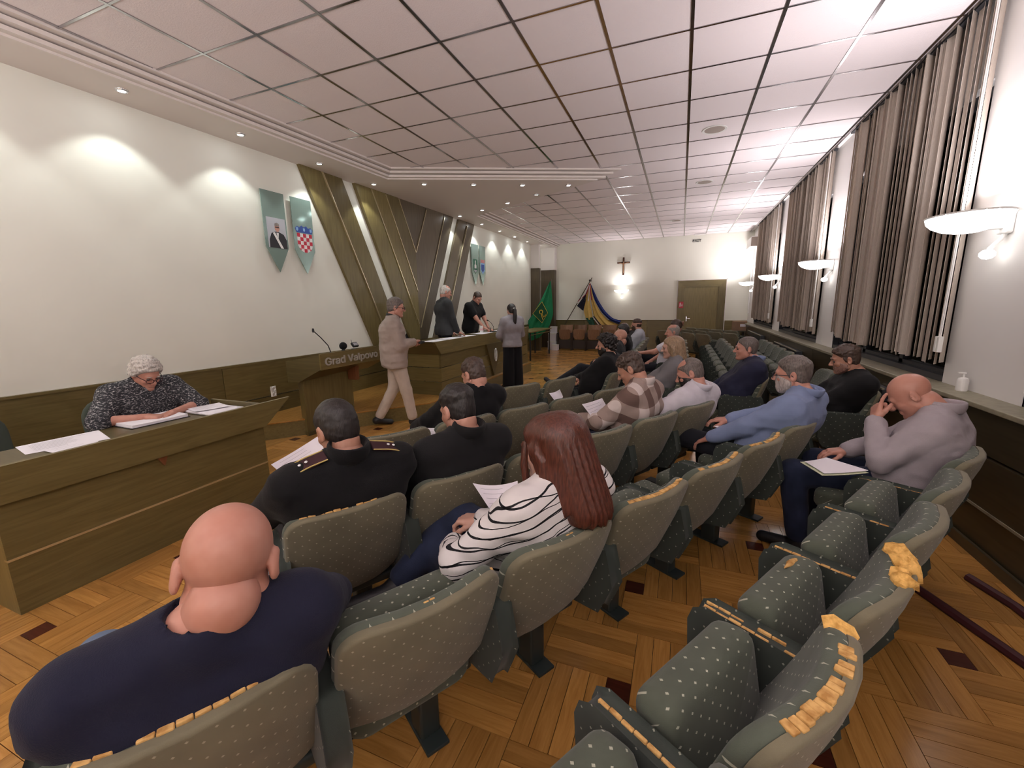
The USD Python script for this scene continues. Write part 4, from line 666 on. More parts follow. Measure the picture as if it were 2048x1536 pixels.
# -- middle block
MID = dict(h=.015, hh=.0065); FAR = dict(h=.019, hh=.0075)
AF = {-1: A_((-.16, .30, .66), pole=(-.9, -.3, -.3)), 1: A_((.10, .32, .70), pole=(.9, -.3, -.3), dir=(-.8, .4, 0))}
person('grey-haired man in a navy sweater sitting upright in profile', (.66, 5.02), 90, 'skin_ruddy', chest=(0, -.04, .80), head=(.01, .0, 1.10), look=(4, 2, 0), sh=.20, g=1.18, belly=1.2, top='navy_knit', hair=dict(th=.007, rough=.4, sides=.7, bald=.3), hair_mat='hair_saltpepper', collar=dict(mat='blue_shirt', r=.066, hgt=1.2), headw=1.02, jowl=1.2, arms={-1: A_((-.02, .34, .60), pole=(-.9, -.3, -.3)), 1: A_((.14, .36, .58), pole=(.9, -.3, -.3))}, **MID)
person('dark-haired man in a black sweater slouching by the window sill', (1.40, 4.52), 90, 'skin_tan', hip=(0, .16, .50), chest=(-.01, -.03, .78), head=(-.01, .03, 1.075), look=(-6, 14, 0), sh=.195, g=1.08, top='black_knit', hair=dict(th=.013, rough=.5, sides=.45), hair_mat='hair_brown', beard=dict(mat='stubble', th=.003), arms={-1: A_((-.02, .40, .58), pole=(-.9, -.3, -.3), push=.05), 1: A_((.14, .38, .58), pole=(.9, -.3, -.3))}, h=.013, hh=.0055)
person('curly-haired man in a black coat leaning back with his arms folded', (-.82, 4.98), 86, 'skin_tan', chest=(.06, -.02, .80), head=(.10, .0, 1.10), look=(12, 4, 0), sh=.215, g=1.25, belly=1.2, top='black_cloth', hair=dict(th=.026, rough=.8, nape=-.09, burn=-.03, ns=(45, 45, 45)), hair_mat='hair_black', beard=dict(mat='hair_black', th=.004), arms={-1: A_((.08, .36, .68), pole=(-.9, -.2, -.3), dir=(.8, .3, 0)), 1: A_((-.10, .34, .66), pole=(.9, -.2, -.3), dir=(-.8, .3, 0))}, **MID)
LONGB = [rcone((-.04, -.07, .05), (-.055, -.10, -.22), .055, .05) + (.05,), rcone((.04, -.07, .05), (.055, -.10, -.22), .055, .05) + (.05,), rcone((.074, -.0, .0), (.090, -.02, -.20), .028, .03) + (.03,), rcone((-.074, -.0, .0), (-.090, -.02, -.20), .028, .03) + (.03,)]
person('woman with long ash-blonde hair in a grey cardigan', (-.08, 5.20), 90, 'skin_pale', chest=(0, -.02, .78), head=(.01, .0, 1.075), look=(10, 6, 0), sh=.175, top='grey_cardigan', bottom='black_trousers', hair=dict(th=.010, rough=.1, extra=LONGB, groove=.003, cut=-.28, ns=(60, 60, 8)), hair_mat='hair_blonde', neck=.05, arms={-1: A_((-.06, .34, .58), pole=(-.9, -.3, -.3)), 1: A_((.06, .38, .58), pole=(.9, -.3, -.3))}, **MID)
person('bald man in the front row with one ankle on his knee', (-.85, 6.64), 90, 'skin', head=(-.02, .0, 1.07), look=(0, 8, 0), top='slate_shirt', hair=None, hair_mat='stubble', arms=AF, legs={-1: dict(knee=(-.20, .56, .60), ankle=(-.28, .95, .34), toe=(-.30, 1.10, .42)), 1: dict(knee=(.12, .56, .50))}, shoes='black_shoe', **FAR)
person('dark-haired man in the front row beyond the bald one', (-.85, 7.70), 90, 'skin_tan', look=(10, 8, 0), top='black_cloth', hair=DARKSHORT, hair_mat='hair_black', arms=AF, **FAR)
person('bearded young man in a pale grey sweater turned towards the dais', (-.85, 9.29), 90, 'skin', chest=(0, -.02, .82), head=(0, .01, 1.13), look=(-14, 2, 0), sh=.205, g=1.12, top='pale_grey', hair=dict(th=.011, rough=.4, sides=.25), hair_mat='hair_brown', beard=dict(mat='hair_brown', th=.007), arms={-1: A_((-.05, .36, .60), pole=(-.9, -.3, -.3)), 1: A_((.08, .40, .58), pole=(.9, -.3, -.3))}, **FAR)
person('grizzled man with glasses at the far end of the front row', (-.85, 9.82), 90, 'skin_ruddy', hip=(0, .22, .5), chest=(0, .10, .77), head=(.02, .34, 1.02), look=(-8, 6, 0), top='slate_shirt', hair=dict(th=.005, sides=.6, bald=.8), hair_mat='hair_grey', glasses='dark_frame', arms=AF, **FAR)
person('bald man in a light shirt and dark waistcoat stretching his arm forward', (-.08, 7.35), 90, 'skin_ruddy', head=(0, .03, 1.11), look=(6, 4, 0), g=1.1, top='white_shirt', sleeve='short', hair=dict(th=.003, sides=.8, bald=.95), hair_mat='hair_grey', arms={-1: A_((-.18, .52, .78), pole=(-.9, -.2, -.4)), 1: A_((.12, .38, .60), pole=(.9, -.3, -.3))}, **FAR)
person('man in a dark shirt holding a hand behind his head', (-.08, 8.85), 90, 'skin_tan', head=(0, .0, 1.13), top='slate_shirt', sleeve='short', hair=DARKSHORT, hair_mat='hair_brown', arms={1: A_((.10, -.10, 1.16), 'flat', pole=(.9, .1, .25), dir=(-.8, -.2, .2), back=(0, -1, 0)), -1: A_((-.12, .40, .60), pole=(-.9, -.3, -.3))}, **FAR)
# -- standing people
def stand(label, pos, rz, H, legs, **kw):
    k = H / 1.75; hz = .93 * k; q = dict(hip=(0, 0, hz), chest=(0, .0, hz + .33), head=(0, .045, hz + .655), legs=legs); q.update(kw); return person(label, pos, rz, **q)
LEGS = {s: dict(knee=(s * .10, .02, .50), ankle=(s * .10, -.02, .085), toe=(s * .13, .15, .035)) for s in (-1, 1)}
def open_shirt(P, J):
    c = J['chest']; obj('shirt_front', solid([rcone(J['nb'] + J['fw'] * .055, c + J['fw'] * .10, .040, .060), rcone(c + J['fw'] * .10, J['hip'] + J['fw'] * .118, .060, .075)], .015, .03), 'slate_shirt', P, True)
    w = (J['W'][-1] + J['W'][1]) / 2 + J['fw'] * .10 + V3(0, 0, -.01); b = rbox(-.03, .03, -.02, .03, -.022, .022, .008); b.apply_translation(w); g = cyl(w + V3(0, .02, .0), w + V3(0, .06, 0), .018); obj('held_device', [b, g], 'black_shoe', P)
stand('man in a grey jacket and cream trousers walking past the lectern', (-3.52, 4.58), -48, 1.74, {-1: dict(knee=(-.09, -.01, .51), ankle=(-.07, -.24, .10), toe=(-.09, -.08, .035)), 1: dict(knee=(.09, .13, .50), ankle=(.09, .20, .085), toe=(.11, .37, .045))}, skin='skin_ruddy', chest=(0, .0, 1.25), head=(0, .075, 1.58), look=(-4, 8, 0), g=1.22, belly=1.2, sh=.21, hem=.80, top='grey_jacket', bottom='cream_trousers', hair=dict(th=.013, rough=.4, nape=-.075, sides=.8, front=.06), hair_mat='hair_saltpepper', glasses='dark_frame', collar=dict(mat='slate_shirt', r=.074, hgt=1.6), wrinkle=.02,
      arms={-1: A_((-.07, .25, 1.12), 'grip', pole=(-.7, -.8, -.5), dir=(.8, .5, .1)), 1: A_((.08, .27, 1.13), 'grip', pole=(.7, -.8, -.5), dir=(-.7, .6, .1))}, h=.0125, hh=.0055, extras=open_shirt)
stand('tall man with a bald crown in a dark grey shirt standing behind the dais', (-4.12, 6.90), -38, 1.80, LEGS, z0=.21, skin='skin_ruddy', hem=.84, chest=(0, .02, 1.29), head=(0, .075, 1.625), look=(-6, 16, 0), g=1.08, top='slate_shirt', bottom='dark_trousers', hair=dict(th=.006, sides=.9, bald=1.0, bald_y=.05), hair_mat='hair_silver', arms={-1: A_((-.12, .20, .84), 'flat', pole=(-.8, -.6, 0), dir=(0, .8, -.45)), 1: A_((.16, .24, .83), 'flat', pole=(.8, -.6, 0), dir=(0, .8, -.4))}, h=.0145, hh=.0062, collar=dict(mat='slate_shirt', r=.068, hgt=1.4))
stand('stocky man in a black T-shirt looking down at the dais', (-4.18, 8.15), -92, 1.72, LEGS, z0=.21, skin='skin_ruddy', hip=(0, -.02, .92), chest=(0, .05, 1.24), head=(.0, .17, 1.53), look=(-18, 34, 0), g=1.16, sh=.22, top='black_cloth', sleeve='short', bottom='black_trousers', hair=dict(th=.007, sides=.5), hair_mat='hair_brown', arms={-1: A_((-.19, .34, .86), 'flat', pole=(-.9, -.4, 0), dir=(0, .7, -.3)), 1: A_((.10, .40, .87), 'grip', pole=(.9, -.4, 0), dir=(-.3, .7, -.3))}, h=.0145, hh=.0062)
def ponytail(P, J):
    H = J['head']; obj('ponytail', tube([H + V3(0, -.095, .035), H + V3(0, -.135, .01), H + V3(0, -.14, -.10), H + V3(0, -.13, -.22), H + V3(0, -.12, -.30)], [.022, .034, .036, .030, .008], 10), 'hair_black', P, True); obj('hair_tie', tube([H + V3(0, -.10, .03), H + V3(0, -.118, .022)], [.026, .026], 10), 'white_sole', P, True)
    for s in (-1, 1): pass
    hp = J['hip']; obj('wide_leg', [solid([rcone(hp + V3(s * .08, 0, 0), (s * .10, 0, .10), .105, .115)], .018, .03) for s in (-1, 1)], 'black_trousers', P, True)
stand('woman with a black ponytail in a grey blazer and wide black trousers', (-2.94, 7.42), 52, 1.62, LEGS, skin='skin_pale', hem=.80, chest=(0, .0, 1.17), head=(0, .03, 1.485), look=(0, 4, 0), sh=.168, g=.92, top='blazer_grey', bottom='black_trousers', hair=dict(th=.010, rough=.15, nape=-.06, burn=-.01), hair_mat='hair_black', neck=.048, headw=.95, headsc=.95, collar=dict(mat='black_cloth', r=.062, hgt=1.0), arms={-1: A_((-.06, .20, .92), pole=(-.9, -.4, 0), dir=(.7, .3, -.2)), 1: A_((.06, .20, .92), pole=(.9, -.4, 0), dir=(-.7, .3, -.2))}, h=.0135, hh=.0060, extras=ponytail)
# -- the clerk at the long desk
person('grey-haired woman in a speckled dark top writing at the long desk', (-4.17, 2.02), -90, 'skin_ruddy', hip=(0, .02, .54), chest=(0, .08, .84), head=(0, .20, 1.10), look=(0, 30, 0), sh=.21, g=1.28, belly=1.25, top='speckled_top', sleeve='elbow', bottom='dark_trousers', hair=dict(th=.022, rough=.5, nape=-.07, ns=(60, 60, 60), front=.066), hair_mat='hair_silver', glasses='claret_cloth', jowl=1.15, neck=.06,
       arms={1: A_((.16, .40, .795), 'pen', pole=(.95, -.3, -.1), dir=(-.55, .7, -.05)), -1: A_((-.02, .43, .79), 'flat', pole=(-.95, -.1, -.1), dir=(.9, .35, -.05))}, h=.0115, hh=.0048, upper_open=.088, wrinkle=.012)
# ================================================================ furniture and fittings
plain('paper', (.80, .77, .82), .8); plain('card_cover', (.62, .66, .45), .7); plain('ink_grey', (.35, .34, .37), .8); plain('black_plastic', (.012, .012, .013), .45); plain('white_plastic', (.78, .77, .74), .4); plain('silver_letter', (.48, .46, .42), .4, metal=.3)
wood('olive_dark_x', (.075, .058, .022), (.115, .090, .036), 0); wood('red_wood_z', (.16, .055, .022), (.22, .085, .035), 2)
mat('blind_cloth', {'tc': ('texture_coordinate', {}), 'mp': ('mapping', {'scale': (300, 300, 40)}), 'n': ('noise_texture', {'scale': 1.0, 'detail': 3}), 'r': ('rgb_ramp', {'ramp': [(.3, (.62, .54, .47)), (.7, (.76, .68, .60))]}), 'p': ('principled_bsdf', {'roughness': .9, 'specular_ior_level': .15}), 't': ('translucent_bsdf', {'color': (.55, .47, .38)}), 'm': ('mix_closure', {'fac': .3})},
    [('tc.object', 'mp.vector'), ('mp.vector', 'n.vector'), ('n.fac', 'r.fac'), ('r.color', 'p.base_color'), ('p.BSDF', 'm.closure1'), ('t.BSDF', 'm.closure2')], 'm.closure')
def patch(c, nu=9, nv=7, curl=.02, th=.0008, seed=0, flip=1):
    """A sheet through four corners (left-top, right-top, right-bottom, left-bottom), gently curled, as a thin solid."""
    c = np.asarray(c, float); u, v = np.meshgrid(np.linspace(0, 1, nu), np.linspace(0, 1, nv)); P = (c[0][None, None] * ((1 - u) * (1 - v))[..., None] + c[1] * (u * (1 - v))[..., None] + c[2] * (u * v)[..., None] + c[3] * ((1 - u) * v)[..., None])
    n = nrm(np.cross(c[1] - c[0], c[3] - c[0])); n = n if n[2] > 0 else -n; P = P + n * ((curl * (4 * (u - .5) ** 2 - .3 + .5 * (v - .5) * (u - .5)))[..., None])
    a = P.reshape(-1, 3); k = len(a); q = np.arange(k).reshape(nv, nu); q = np.stack([q[:-1, :-1], q[:-1, 1:], q[1:, 1:], q[1:, :-1]], -1).reshape(-1, 4); per = np.r_[np.arange(nu), np.arange(1, nv) * nu + nu - 1, (nv - 1) * nu + np.arange(nu - 2, -1, -1), np.arange(nv - 2, 0, -1) * nu]; pn = np.roll(per, -1)
    return mk(np.vstack([a + n * th / 2, a - n * th / 2]), np.vstack([q[:, [0, 1, 2]], q[:, [0, 2, 3]], q[:, [0, 2, 1]] + k, q[:, [0, 3, 2]] + k, np.c_[per, per + k, pn + k], np.c_[per, pn + k, pn]]))
def text_lines(c, rows=7, seed=1, curl=.0, u0=.12, u1=.88, v0=.15, v1=.8):
    c = np.asarray(c, float); g = np.random.default_rng(seed); out = []; f = lambda u, v: c[0] * (1 - u) * (1 - v) + c[1] * u * (1 - v) + c[2] * u * v + c[3] * (1 - u) * v; n = nrm(np.cross(c[1] - c[0], c[3] - c[0])); n = n if n[2] > 0 else -n
    for v in np.linspace(v0, v1, rows):
        a, b = u0, u0 + (u1 - u0) * g.uniform(.5, 1); o = n * .0012; w = .012; cu = lambda u, v: n * curl * (4 * (u - .5) ** 2 - .3 + .5 * (v - .5) * (u - .5)); us = np.linspace(a, b, 7)
        p = np.array([f(u, v + s * w) + o + cu(u, v) for s in (-.5, .5) for u in us]); i = np.arange(6); out.append(mk(p, np.vstack([np.c_[i, i + 1, i + 8], np.c_[i, i + 8, i + 7]])))
    return out
def sheet(label, c, curl=.015, lines=0, thick=.0008, cat='paper', name='paper_sheet', m='paper'):
    c = np.asarray(c, float); o = c.mean(0); t = thing(name, label, cat, o); obj('page', patch(c - o, curl=curl, th=thick), m, t, True)
    if lines: obj('printed_lines', text_lines(c - o, lines, int(abs(o[0]) * 100), curl), 'ink_grey', t, False, kind='stuff')
    return t
# ---- long desk of the clerk
t = thing('long_desk', 'long olive wood desk with overhanging front board where the clerk writes', 'desk', (0, 0, 0))
for z0, z1, dx in ((.0, .31, .0), (.322, .625, .0)): obj('front_panel', bx(-3.235, -3.205 + dx, .87, 2.39, z0, z1), 'olive_wood_y', t, False)
obj('joint_strip', bx(-3.237, -3.2, .87, 2.39, .31, .322), 'brass_strip', t, False)
fb = prism([(.62, .83), (.87, .632), (2.39, .632), (2.645, .83)], 0, .03); fb.vertices = np.c_[-3.20 + fb.vertices[:, 2], fb.vertices[:, 0], fb.vertices[:, 1]]; obj('front_board', fb, 'olive_wood_y', t, False)
obj('desktop', bx(-3.84, -3.2, .66, 2.60, .735, .76), 'olive_dark_x', t, False)
for y0, y1 in ((.87, .90), (2.36, 2.39)): obj('end_panel', bx(-3.80, -3.235, y0, y1, 0, .735), 'olive_wood_z', t, False)
obj('end_ledge', bx(-3.84, -3.2, 2.40, 2.425, .76, .815), 'olive_dark_x', t, False); wd = prism([(1.60, .63), (1.66, .63), (1.635, .565)], 0, .02); wd.vertices = np.c_[-3.205 + wd.vertices[:, 2], wd.vertices[:, 0], wd.vertices[:, 1]]; obj('wedge_emblem', wd, 'red_wood_z', t, False)
d = .7615
sheet('wide white document on the long desk beside the empty green chair', [(-3.87, 1.20, d), (-3.83, 1.60, d), (-3.49, 1.51, d), (-3.60, 1.15, d)], .0, 9)
sheet('smaller sheet lying over the near edge of the wide document', [(-3.585, 1.22, d + .003), (-3.578, 1.455, d + .003), (-3.40, 1.43, d + .003), (-3.40, 1.22, d + .003)], .0, 4)
bk = thing('notebook', 'open white notebook under the writing hand of the clerk', 'notebook', (0, 0, 0)); obj('pages', patch([(-3.90, 1.70, .775), (-3.86, 2.08, .775), (-3.60, 2.06, .772), (-3.62, 1.70, .772)], curl=.004, th=.022), 'paper', bk, False); obj('cover', patch([(-3.91, 1.69, .763), (-3.87, 2.09, .763), (-3.59, 2.07, .763), (-3.61, 1.69, .763)], curl=0, th=.003), 'black_plastic', bk, False)
sheet('stack of white papers at the right end of the long desk', [(-3.78, 2.13, d + .012), (-3.76, 2.38, d + .012), (-3.40, 2.38, d + .012), (-3.42, 2.12, d + .012)], 0, 6, .022, name='paper_stack')
sheet('loose printed sheet fanned over the paper stack on the desk', [(-3.80, 2.16, d + .03), (-3.72, 2.39, d + .03), (-3.50, 2.33, d + .03), (-3.58, 2.10, d + .03)], .004, 6)
g = thing('bag', 'black bag at the left edge of the picture behind the long desk', 'bag', (-3.75, .90, .76)); obj('body', pillow(outline(-.16, .16, -.10, .10, (.05,) * 4), soft(.07, .03), .02), 'black_plastic', g); obj('handle', tube([(-.06, 0, .07), (-.04, 0, .12), (.04, 0, .12), (.06, 0, .07)], .008), 'black_plastic', g)
def office_chair(label, x, y, rz, cloth_, zt=.92, z0=0.0, w=.25):
    c = thing('office_chair', label, 'chair', (x, y, z0), rz); b = pillow(outline(-w, w, zt - .48, zt, (.08, .16, .16, .08)), soft(.07, .03), .015); b.vertices = np.c_[b.vertices[:, 0], -.22 - b.vertices[:, 2] * .8 - (b.vertices[:, 1] - .5) * .16, b.vertices[:, 1]]; obj('backrest', b, cloth_, c)
    obj('seat', pillow(outline(-.23, .23, -.22, .24, (.07,) * 4), soft(.08, .035), .012), cloth_, c, 35).GetPrim(); s = stage.GetPrimAtPath(str(c.GetPath()) + '/seat'); UsdGeom.Xformable(s).AddTranslateOp().Set(Gf.Vec3d(0, 0, .40))
    for sx in (-1, 1):
        for sy in (-1, 1): obj('leg', cyl((sx * .18, sy * .18, .41), (sx * .22, sy * .22, 0), .014, 10), 'black_plastic', c)
plain('leather_black', (.018, .018, .020), .4); cloth('chair_green', (.060, .075, .060)); cloth('chair_grey', (.17, .18, .165))
office_chair('empty green chair behind the near end of the long desk', -4.30, 1.16, -90, 'chair_green', .90); office_chair('green chair under the grey-haired clerk', -4.17, 2.02, -90, 'chair_green', .88)
office_chair('tall black chair behind the tall man at the dais', -4.72, 7.15, -90, 'leather_black', 1.12, .21); office_chair('low grey chair behind the left end of the dais', -4.45, 6.15, -90, 'chair_grey', .86, .21)
# ---- lectern
t = thing('lectern', 'olive wood lectern with a raised lettered front board', 'lectern', (0, 0, 0)); hd = prism([(-3.93, .87), (-3.93, 1.05), (-4.48, .955), (-4.48, .69), (-4.30, .70)], 0, 1.24); hd.vertices = np.c_[hd.vertices[:, 0], 3.74 + 1.24 - hd.vertices[:, 2], hd.vertices[:, 1]]; obj('head', hd, 'olive_dark_x', t, False)
obj('sign_board', bx(-3.93, -3.912, 3.735, 4.985, .865, 1.058), 'olive_wood_y', t, False); obj('body', prism([(-4.30, 3.80), (-4.20, 4.53), (-4.38, 4.56), (-4.46, 3.87)], .0, .79), 'olive_wood_z', t, False); obj('plinth', prism([(-4.29, 3.79), (-4.19, 4.54), (-4.38, 4.57), (-4.46, 3.86)], .0, .05), 'olive_dark_x', t, False)
obj('bracket', bx(-4.20, -4.06, 4.46, 4.52, .62, .86), 'red_wood_z', t, False)
lt = meshkit.text_mesh('Grad Valpovo', .086, .012, True); lt.vertices[:, 0] *= .94 / (lt.bounds[1][0] - lt.bounds[0][0]); lt.vertices = np.c_[-3.912 + lt.vertices[:, 2], 3.80 + lt.vertices[:, 0] - lt.bounds[0][0], .915 + lt.vertices[:, 1]]; obj('lettering', lt, 'silver_letter', t, False, kind='stuff')
m = thing('gooseneck_microphone', 'thin black gooseneck microphone rising from the lectern', 'microphone', (-4.02, 4.02, 1.035)); obj('stem', tube([(0, 0, 0), (-.01, -.03, .10), (-.04, -.10, .20), (-.08, -.16, .28)], .006), 'black_plastic', m); obj('capsule', lathe([(0, -.025), (.011, -.022), (.014, 0), (.010, .024), (0, .028)], 14), 'black_plastic', m); UsdGeom.Xformable(stage.GetPrimAtPath(str(m.GetPath()) + '/capsule')).AddTranslateOp().Set(Gf.Vec3d(-.085, -.165, .29)); obj('base', lathe([(0, 0), (.03, 0), (.028, .012), (0, .014)], 16), 'black_plastic', m)
m = thing('foam_microphone', 'round black foam microphone on the lectern edge', 'microphone', (-4.03, 4.24, 1.03)); s = trimesh.creation.icosphere(3, .048); s.apply_translation([0, 0, .075]); obj('windscreen', crease(s, .004, (90, 90, 90), 4), 'black_cloth', m); obj('holder', lathe([(0, 0), (.035, 0), (.03, .01), (.018, .03), (.018, .05), (0, .05)], 16), 'black_plastic', m)
m = thing('voice_recorder', 'small black recorder tilted on the lectern beside the foam microphone', 'recorder', (-4.05, 4.46, 1.03)); b = rbox(-.035, .035, -.05, .05, 0, .03, .008); b.apply_transform(rotm([0, 1, 0], 50)); b.apply_translation([0, 0, .06]); obj('body', b, 'black_plastic', m); b = rbox(-.02, .02, -.035, .035, .03, .033, .001); b.apply_transform(rotm([0, 1, 0], 50)); b.apply_translation([0, 0, .06]); obj('screen', b, 'ink_grey', m); obj('antenna', cyl((0, -.03, .08), (-.01, -.04, .14), .003, 6), 'black_plastic', m); obj('stand', rbox(-.03, .03, -.03, .03, 0, .02, .005), 'black_plastic', m)
# ---- dais table
t = thing('dais_table', 'long olive wood table on the platform with a white emblem on its front', 'table', (0, 0, 0)); FX = -3.405
for z0, z1 in ((.21, .42), (.432, .64), (.652, .86)): obj('front_panel', bx(FX - .03, FX, 5.58, 9.58, z0, z1), 'olive_wood_y', t, False); obj('end_panel', bx(-4.02, FX - .03, 5.58, 5.61, z0, z1), 'olive_wood_x', t, False)
fb = prism([(5.40, 1.06), (5.58, .858), (9.58, .858), (9.64, 1.06)], 0, .035); fb.vertices = np.c_[FX + fb.vertices[:, 2] - .02, fb.vertices[:, 0], fb.vertices[:, 1]]; obj('front_board', fb, 'olive_wood_y', t, False)
fb = prism([(FX + .0, 1.06), (FX - .0, .858), (-4.02, .858), (-4.06, 1.06)], 0, .03); fb.vertices = np.c_[fb.vertices[:, 0], 5.59 - fb.vertices[:, 2] - (fb.vertices[:, 1] - .858) * .75, fb.vertices[:, 1]]; obj('end_board', fb, 'olive_dark_x', t, False)
obj('tabletop', bx(-4.06, FX - .02, 5.48, 9.62, 1.0, 1.02), 'olive_dark_x', t, False); obj('far_end_panel', bx(-4.02, FX - .03, 9.55, 9.58, .21, 1.0), 'olive_wood_x', t, False)
wd = prism([(7.19, .86), (7.52, .215), (7.98, .86)], 0, .03); wd.vertices = np.c_[FX + wd.vertices[:, 2], wd.vertices[:, 0], wd.vertices[:, 1]]; obj('wedge', wd, 'olive_dark_x', t, False)
a = np.linspace(0, 2 * np.pi, 33); obj('emblem_ring', tube([(FX + .036, 7.60 + .052 * math.cos(q), .62 + .125 * math.sin(q)) for q in a], .010, 6, False), 'white_plastic', t, True); obj('emblem_mark', [cyl((FX + .036, 7.60 - .022, .69), (FX + .036, 7.60 - .004, .55), .007, 6), cyl((FX + .036, 7.60 + .022, .69), (FX + .036, 7.60 + .004, .55), .007, 6)], 'white_plastic', t, True)
d = 1.0212
sheet('wide white sheet at the left end of the dais', [(-3.92, 5.85, d), (-3.90, 6.30, d), (-3.56, 6.25, d), (-3.58, 5.80, d)], 0, 5); sheet('white sheet under the hands of the tall man at the dais', [(-3.95, 6.36, d), (-3.93, 6.80, d), (-3.58, 6.84, d), (-3.60, 6.34, d)], 0, 5); sheet('white sheet between the two men at the dais', [(-3.92, 6.95, d), (-3.92, 7.35, d), (-3.60, 7.37, d), (-3.60, 6.95, d)], 0, 5)
sheet('open white folder before the man in the black T-shirt', [(-3.90, 7.55, d + .004), (-3.90, 8.0, d + .004), (-3.58, 8.05, d + .004), (-3.58, 7.55, d + .004)], .004, 6, .006); sheet('white sheet at the far end of the dais', [(-3.9, 8.5, d), (-3.9, 8.95, d), (-3.55, 8.95, d), (-3.55, 8.5, d)], 0, 5)
m = thing('desk_microphone', 'small gooseneck microphone standing on the dais', 'microphone', (-3.72, 8.30, 1.02)); obj('base', rbox(-.05, .05, -.06, .06, 0, .02, .006), 'black_plastic', m); obj('stem', tube([(0, 0, .02), (.0, -.01, .12), (-.03, -.06, .20), (-.07, -.12, .25)], .005), 'black_plastic', m); obj('capsule', tube([(-.065, -.115, .245), (-.085, -.15, .26)], .011, 10), 'black_plastic', m)
mat('clear_plastic', {'f': ('fresnel', {'IOR': 1.35}), 't': ('transparent_bsdf', {'color': (.85, .9, .92)}), 'g': ('glossy_bsdf', {'roughness': .05, 'color': (.9, .9, .9)}), 'm': ('mix_closure', {})}, [('f.fac', 'm.fac'), ('t.BSDF', 'm.closure1'), ('g.BSDF', 'm.closure2')], 'm.closure')
m = thing('water_bottle', 'clear water bottle on the dais beside the microphone', 'bottle', (-3.62, 8.42, 1.02)); obj('bottle', lathe([(0, 0), (.032, 0), (.034, .01), (.034, .12), (.028, .15), (.013, .185), (.013, .20), (0, .20)], 20), 'clear_plastic', m); obj('label', lathe([(.0345, .05), (.0355, .05), (.0355, .10), (.0345, .10)], 20), 'white_plastic', m); obj('cap', lathe([(0, .2), (.014, .2), (.014, .215), (0, .216)], 14), 'pale_grey', m)
for i, (x, y) in enumerate(((-3.68, 8.58), (-3.75, 8.16))): m = thing('water_glass', 'clear drinking glass on the dais, ' + ('right of the bottle' if i == 0 else 'left of the microphone'), 'glass', (x, y, 1.02)); obj('glass', lathe([(0, 0), (.028, 0), (.034, .10), (.032, .10), (.026, .006), (0, .006)], 20), 'clear_plastic', m)
m = thing('pink_carton', 'small white and pink carton before the man in the black T-shirt', 'carton', (-3.86, 8.02, 1.02)); plain('carton_pink', (.75, .45, .45), .6); obj('box', rbox(-.03, .03, -.04, .04, 0, .15, .004), 'white_plastic', m); obj('band', bx(-.031, .031, -.041, .041, .05, .09), 'carton_pink', m, False)
# ---- wall plaques: four pointed glass pennants
mat('teal_glass', {'p': ('principled_bsdf', {'base_color': (.30, .43, .385), 'roughness': .09, 'metallic': .45, 'specular_ior_level': .6})}, [])
plain('print_grey', (.45, .46, .50), .5); plain('print_black', (.02, .02, .025), .5); plain('print_skin', (.50, .26, .20), .5); plain('print_white', (.78, .76, .74), .5); plain('print_red', (.55, .03, .06), .5); plain('print_blue', (.04, .09, .36), .5); plain('print_sky', (.25, .45, .70), .5); plain('print_green', (.03, .15, .09), .5); plain('print_pink', (.55, .22, .22), .5)
def plaque(label, s0, s1, zt, zs, zp, tilt=.0):
    t = thing('wall_plaque', label, 'plaque', mat=lw_mat); obj('glass_plate', onwall([(s0, zt), (s0, zs), ((s0 + s1) / 2, zp), (s1, zs), (s1, zt)], .035, .043), 'teal_glass', t, False)
    for z in (zt - .12, zs + .08): obj('stud', onwall(trimesh.path.polygons.Polygon([((s0 + s1) / 2 + .012 * math.cos(a), z + .012 * math.sin(a)) for a in np.linspace(0, 6.2, 10)]).exterior.coords[:-1], 0, .036), 'lamp_ring', t, False)
    return t
def pic(t, name, pts, m, d=.0436, th=.001, par=None): return obj(name, onwall(pts, d, d + th), m, par or t, False)
def oval(c, z, a, b, n=16): return [(c + a * math.cos(q), z + b * math.sin(q)) for q in np.linspace(0, 2 * np.pi, n, endpoint=False)]
t = plaque('pointed glass plaque with the portrait of a man wearing a sash', 2.11, 2.445, 3.085, 2.39, 2.07); p = pic(t, 'portrait', [(2.15, 2.76), (2.15, 2.38), (2.425, 2.38), (2.425, 2.76)], 'print_grey')
pic(t, 'suit', [(2.165, 2.38), (2.425, 2.38), (2.425, 2.49), (2.385, 2.56), (2.32, 2.585), (2.26, 2.585), (2.205, 2.56), (2.17, 2.48)][::-1], 'print_black', .0448, par=p); pic(t, 'shirt', [(2.275, 2.58), (2.315, 2.58), (2.298, 2.49)], 'print_white', .046, par=p); pic(t, 'sash', [(2.225, 2.565), (2.255, 2.578), (2.365, 2.38), (2.325, 2.38)], 'print_white', .0472, par=p)
pic(t, 'face', oval(2.296, 2.635, .036, .050), 'print_skin', .0448, par=p); pic(t, 'grey_hair', [(2.262, 2.66), (2.33, 2.66), (2.325, 2.69), (2.296, 2.702), (2.266, 2.69)], 'hair_grey', .046, par=p); pic(t, 'spectacles', [(2.268, 2.648), (2.324, 2.648), (2.324, 2.638), (2.268, 2.638)], 'print_black', .0472, par=p); pic(t, 'bow_tie', [(2.278, 2.588), (2.296, 2.580), (2.314, 2.588), (2.314, 2.570), (2.296, 2.577), (2.278, 2.570)], 'print_black', .0484, par=p)
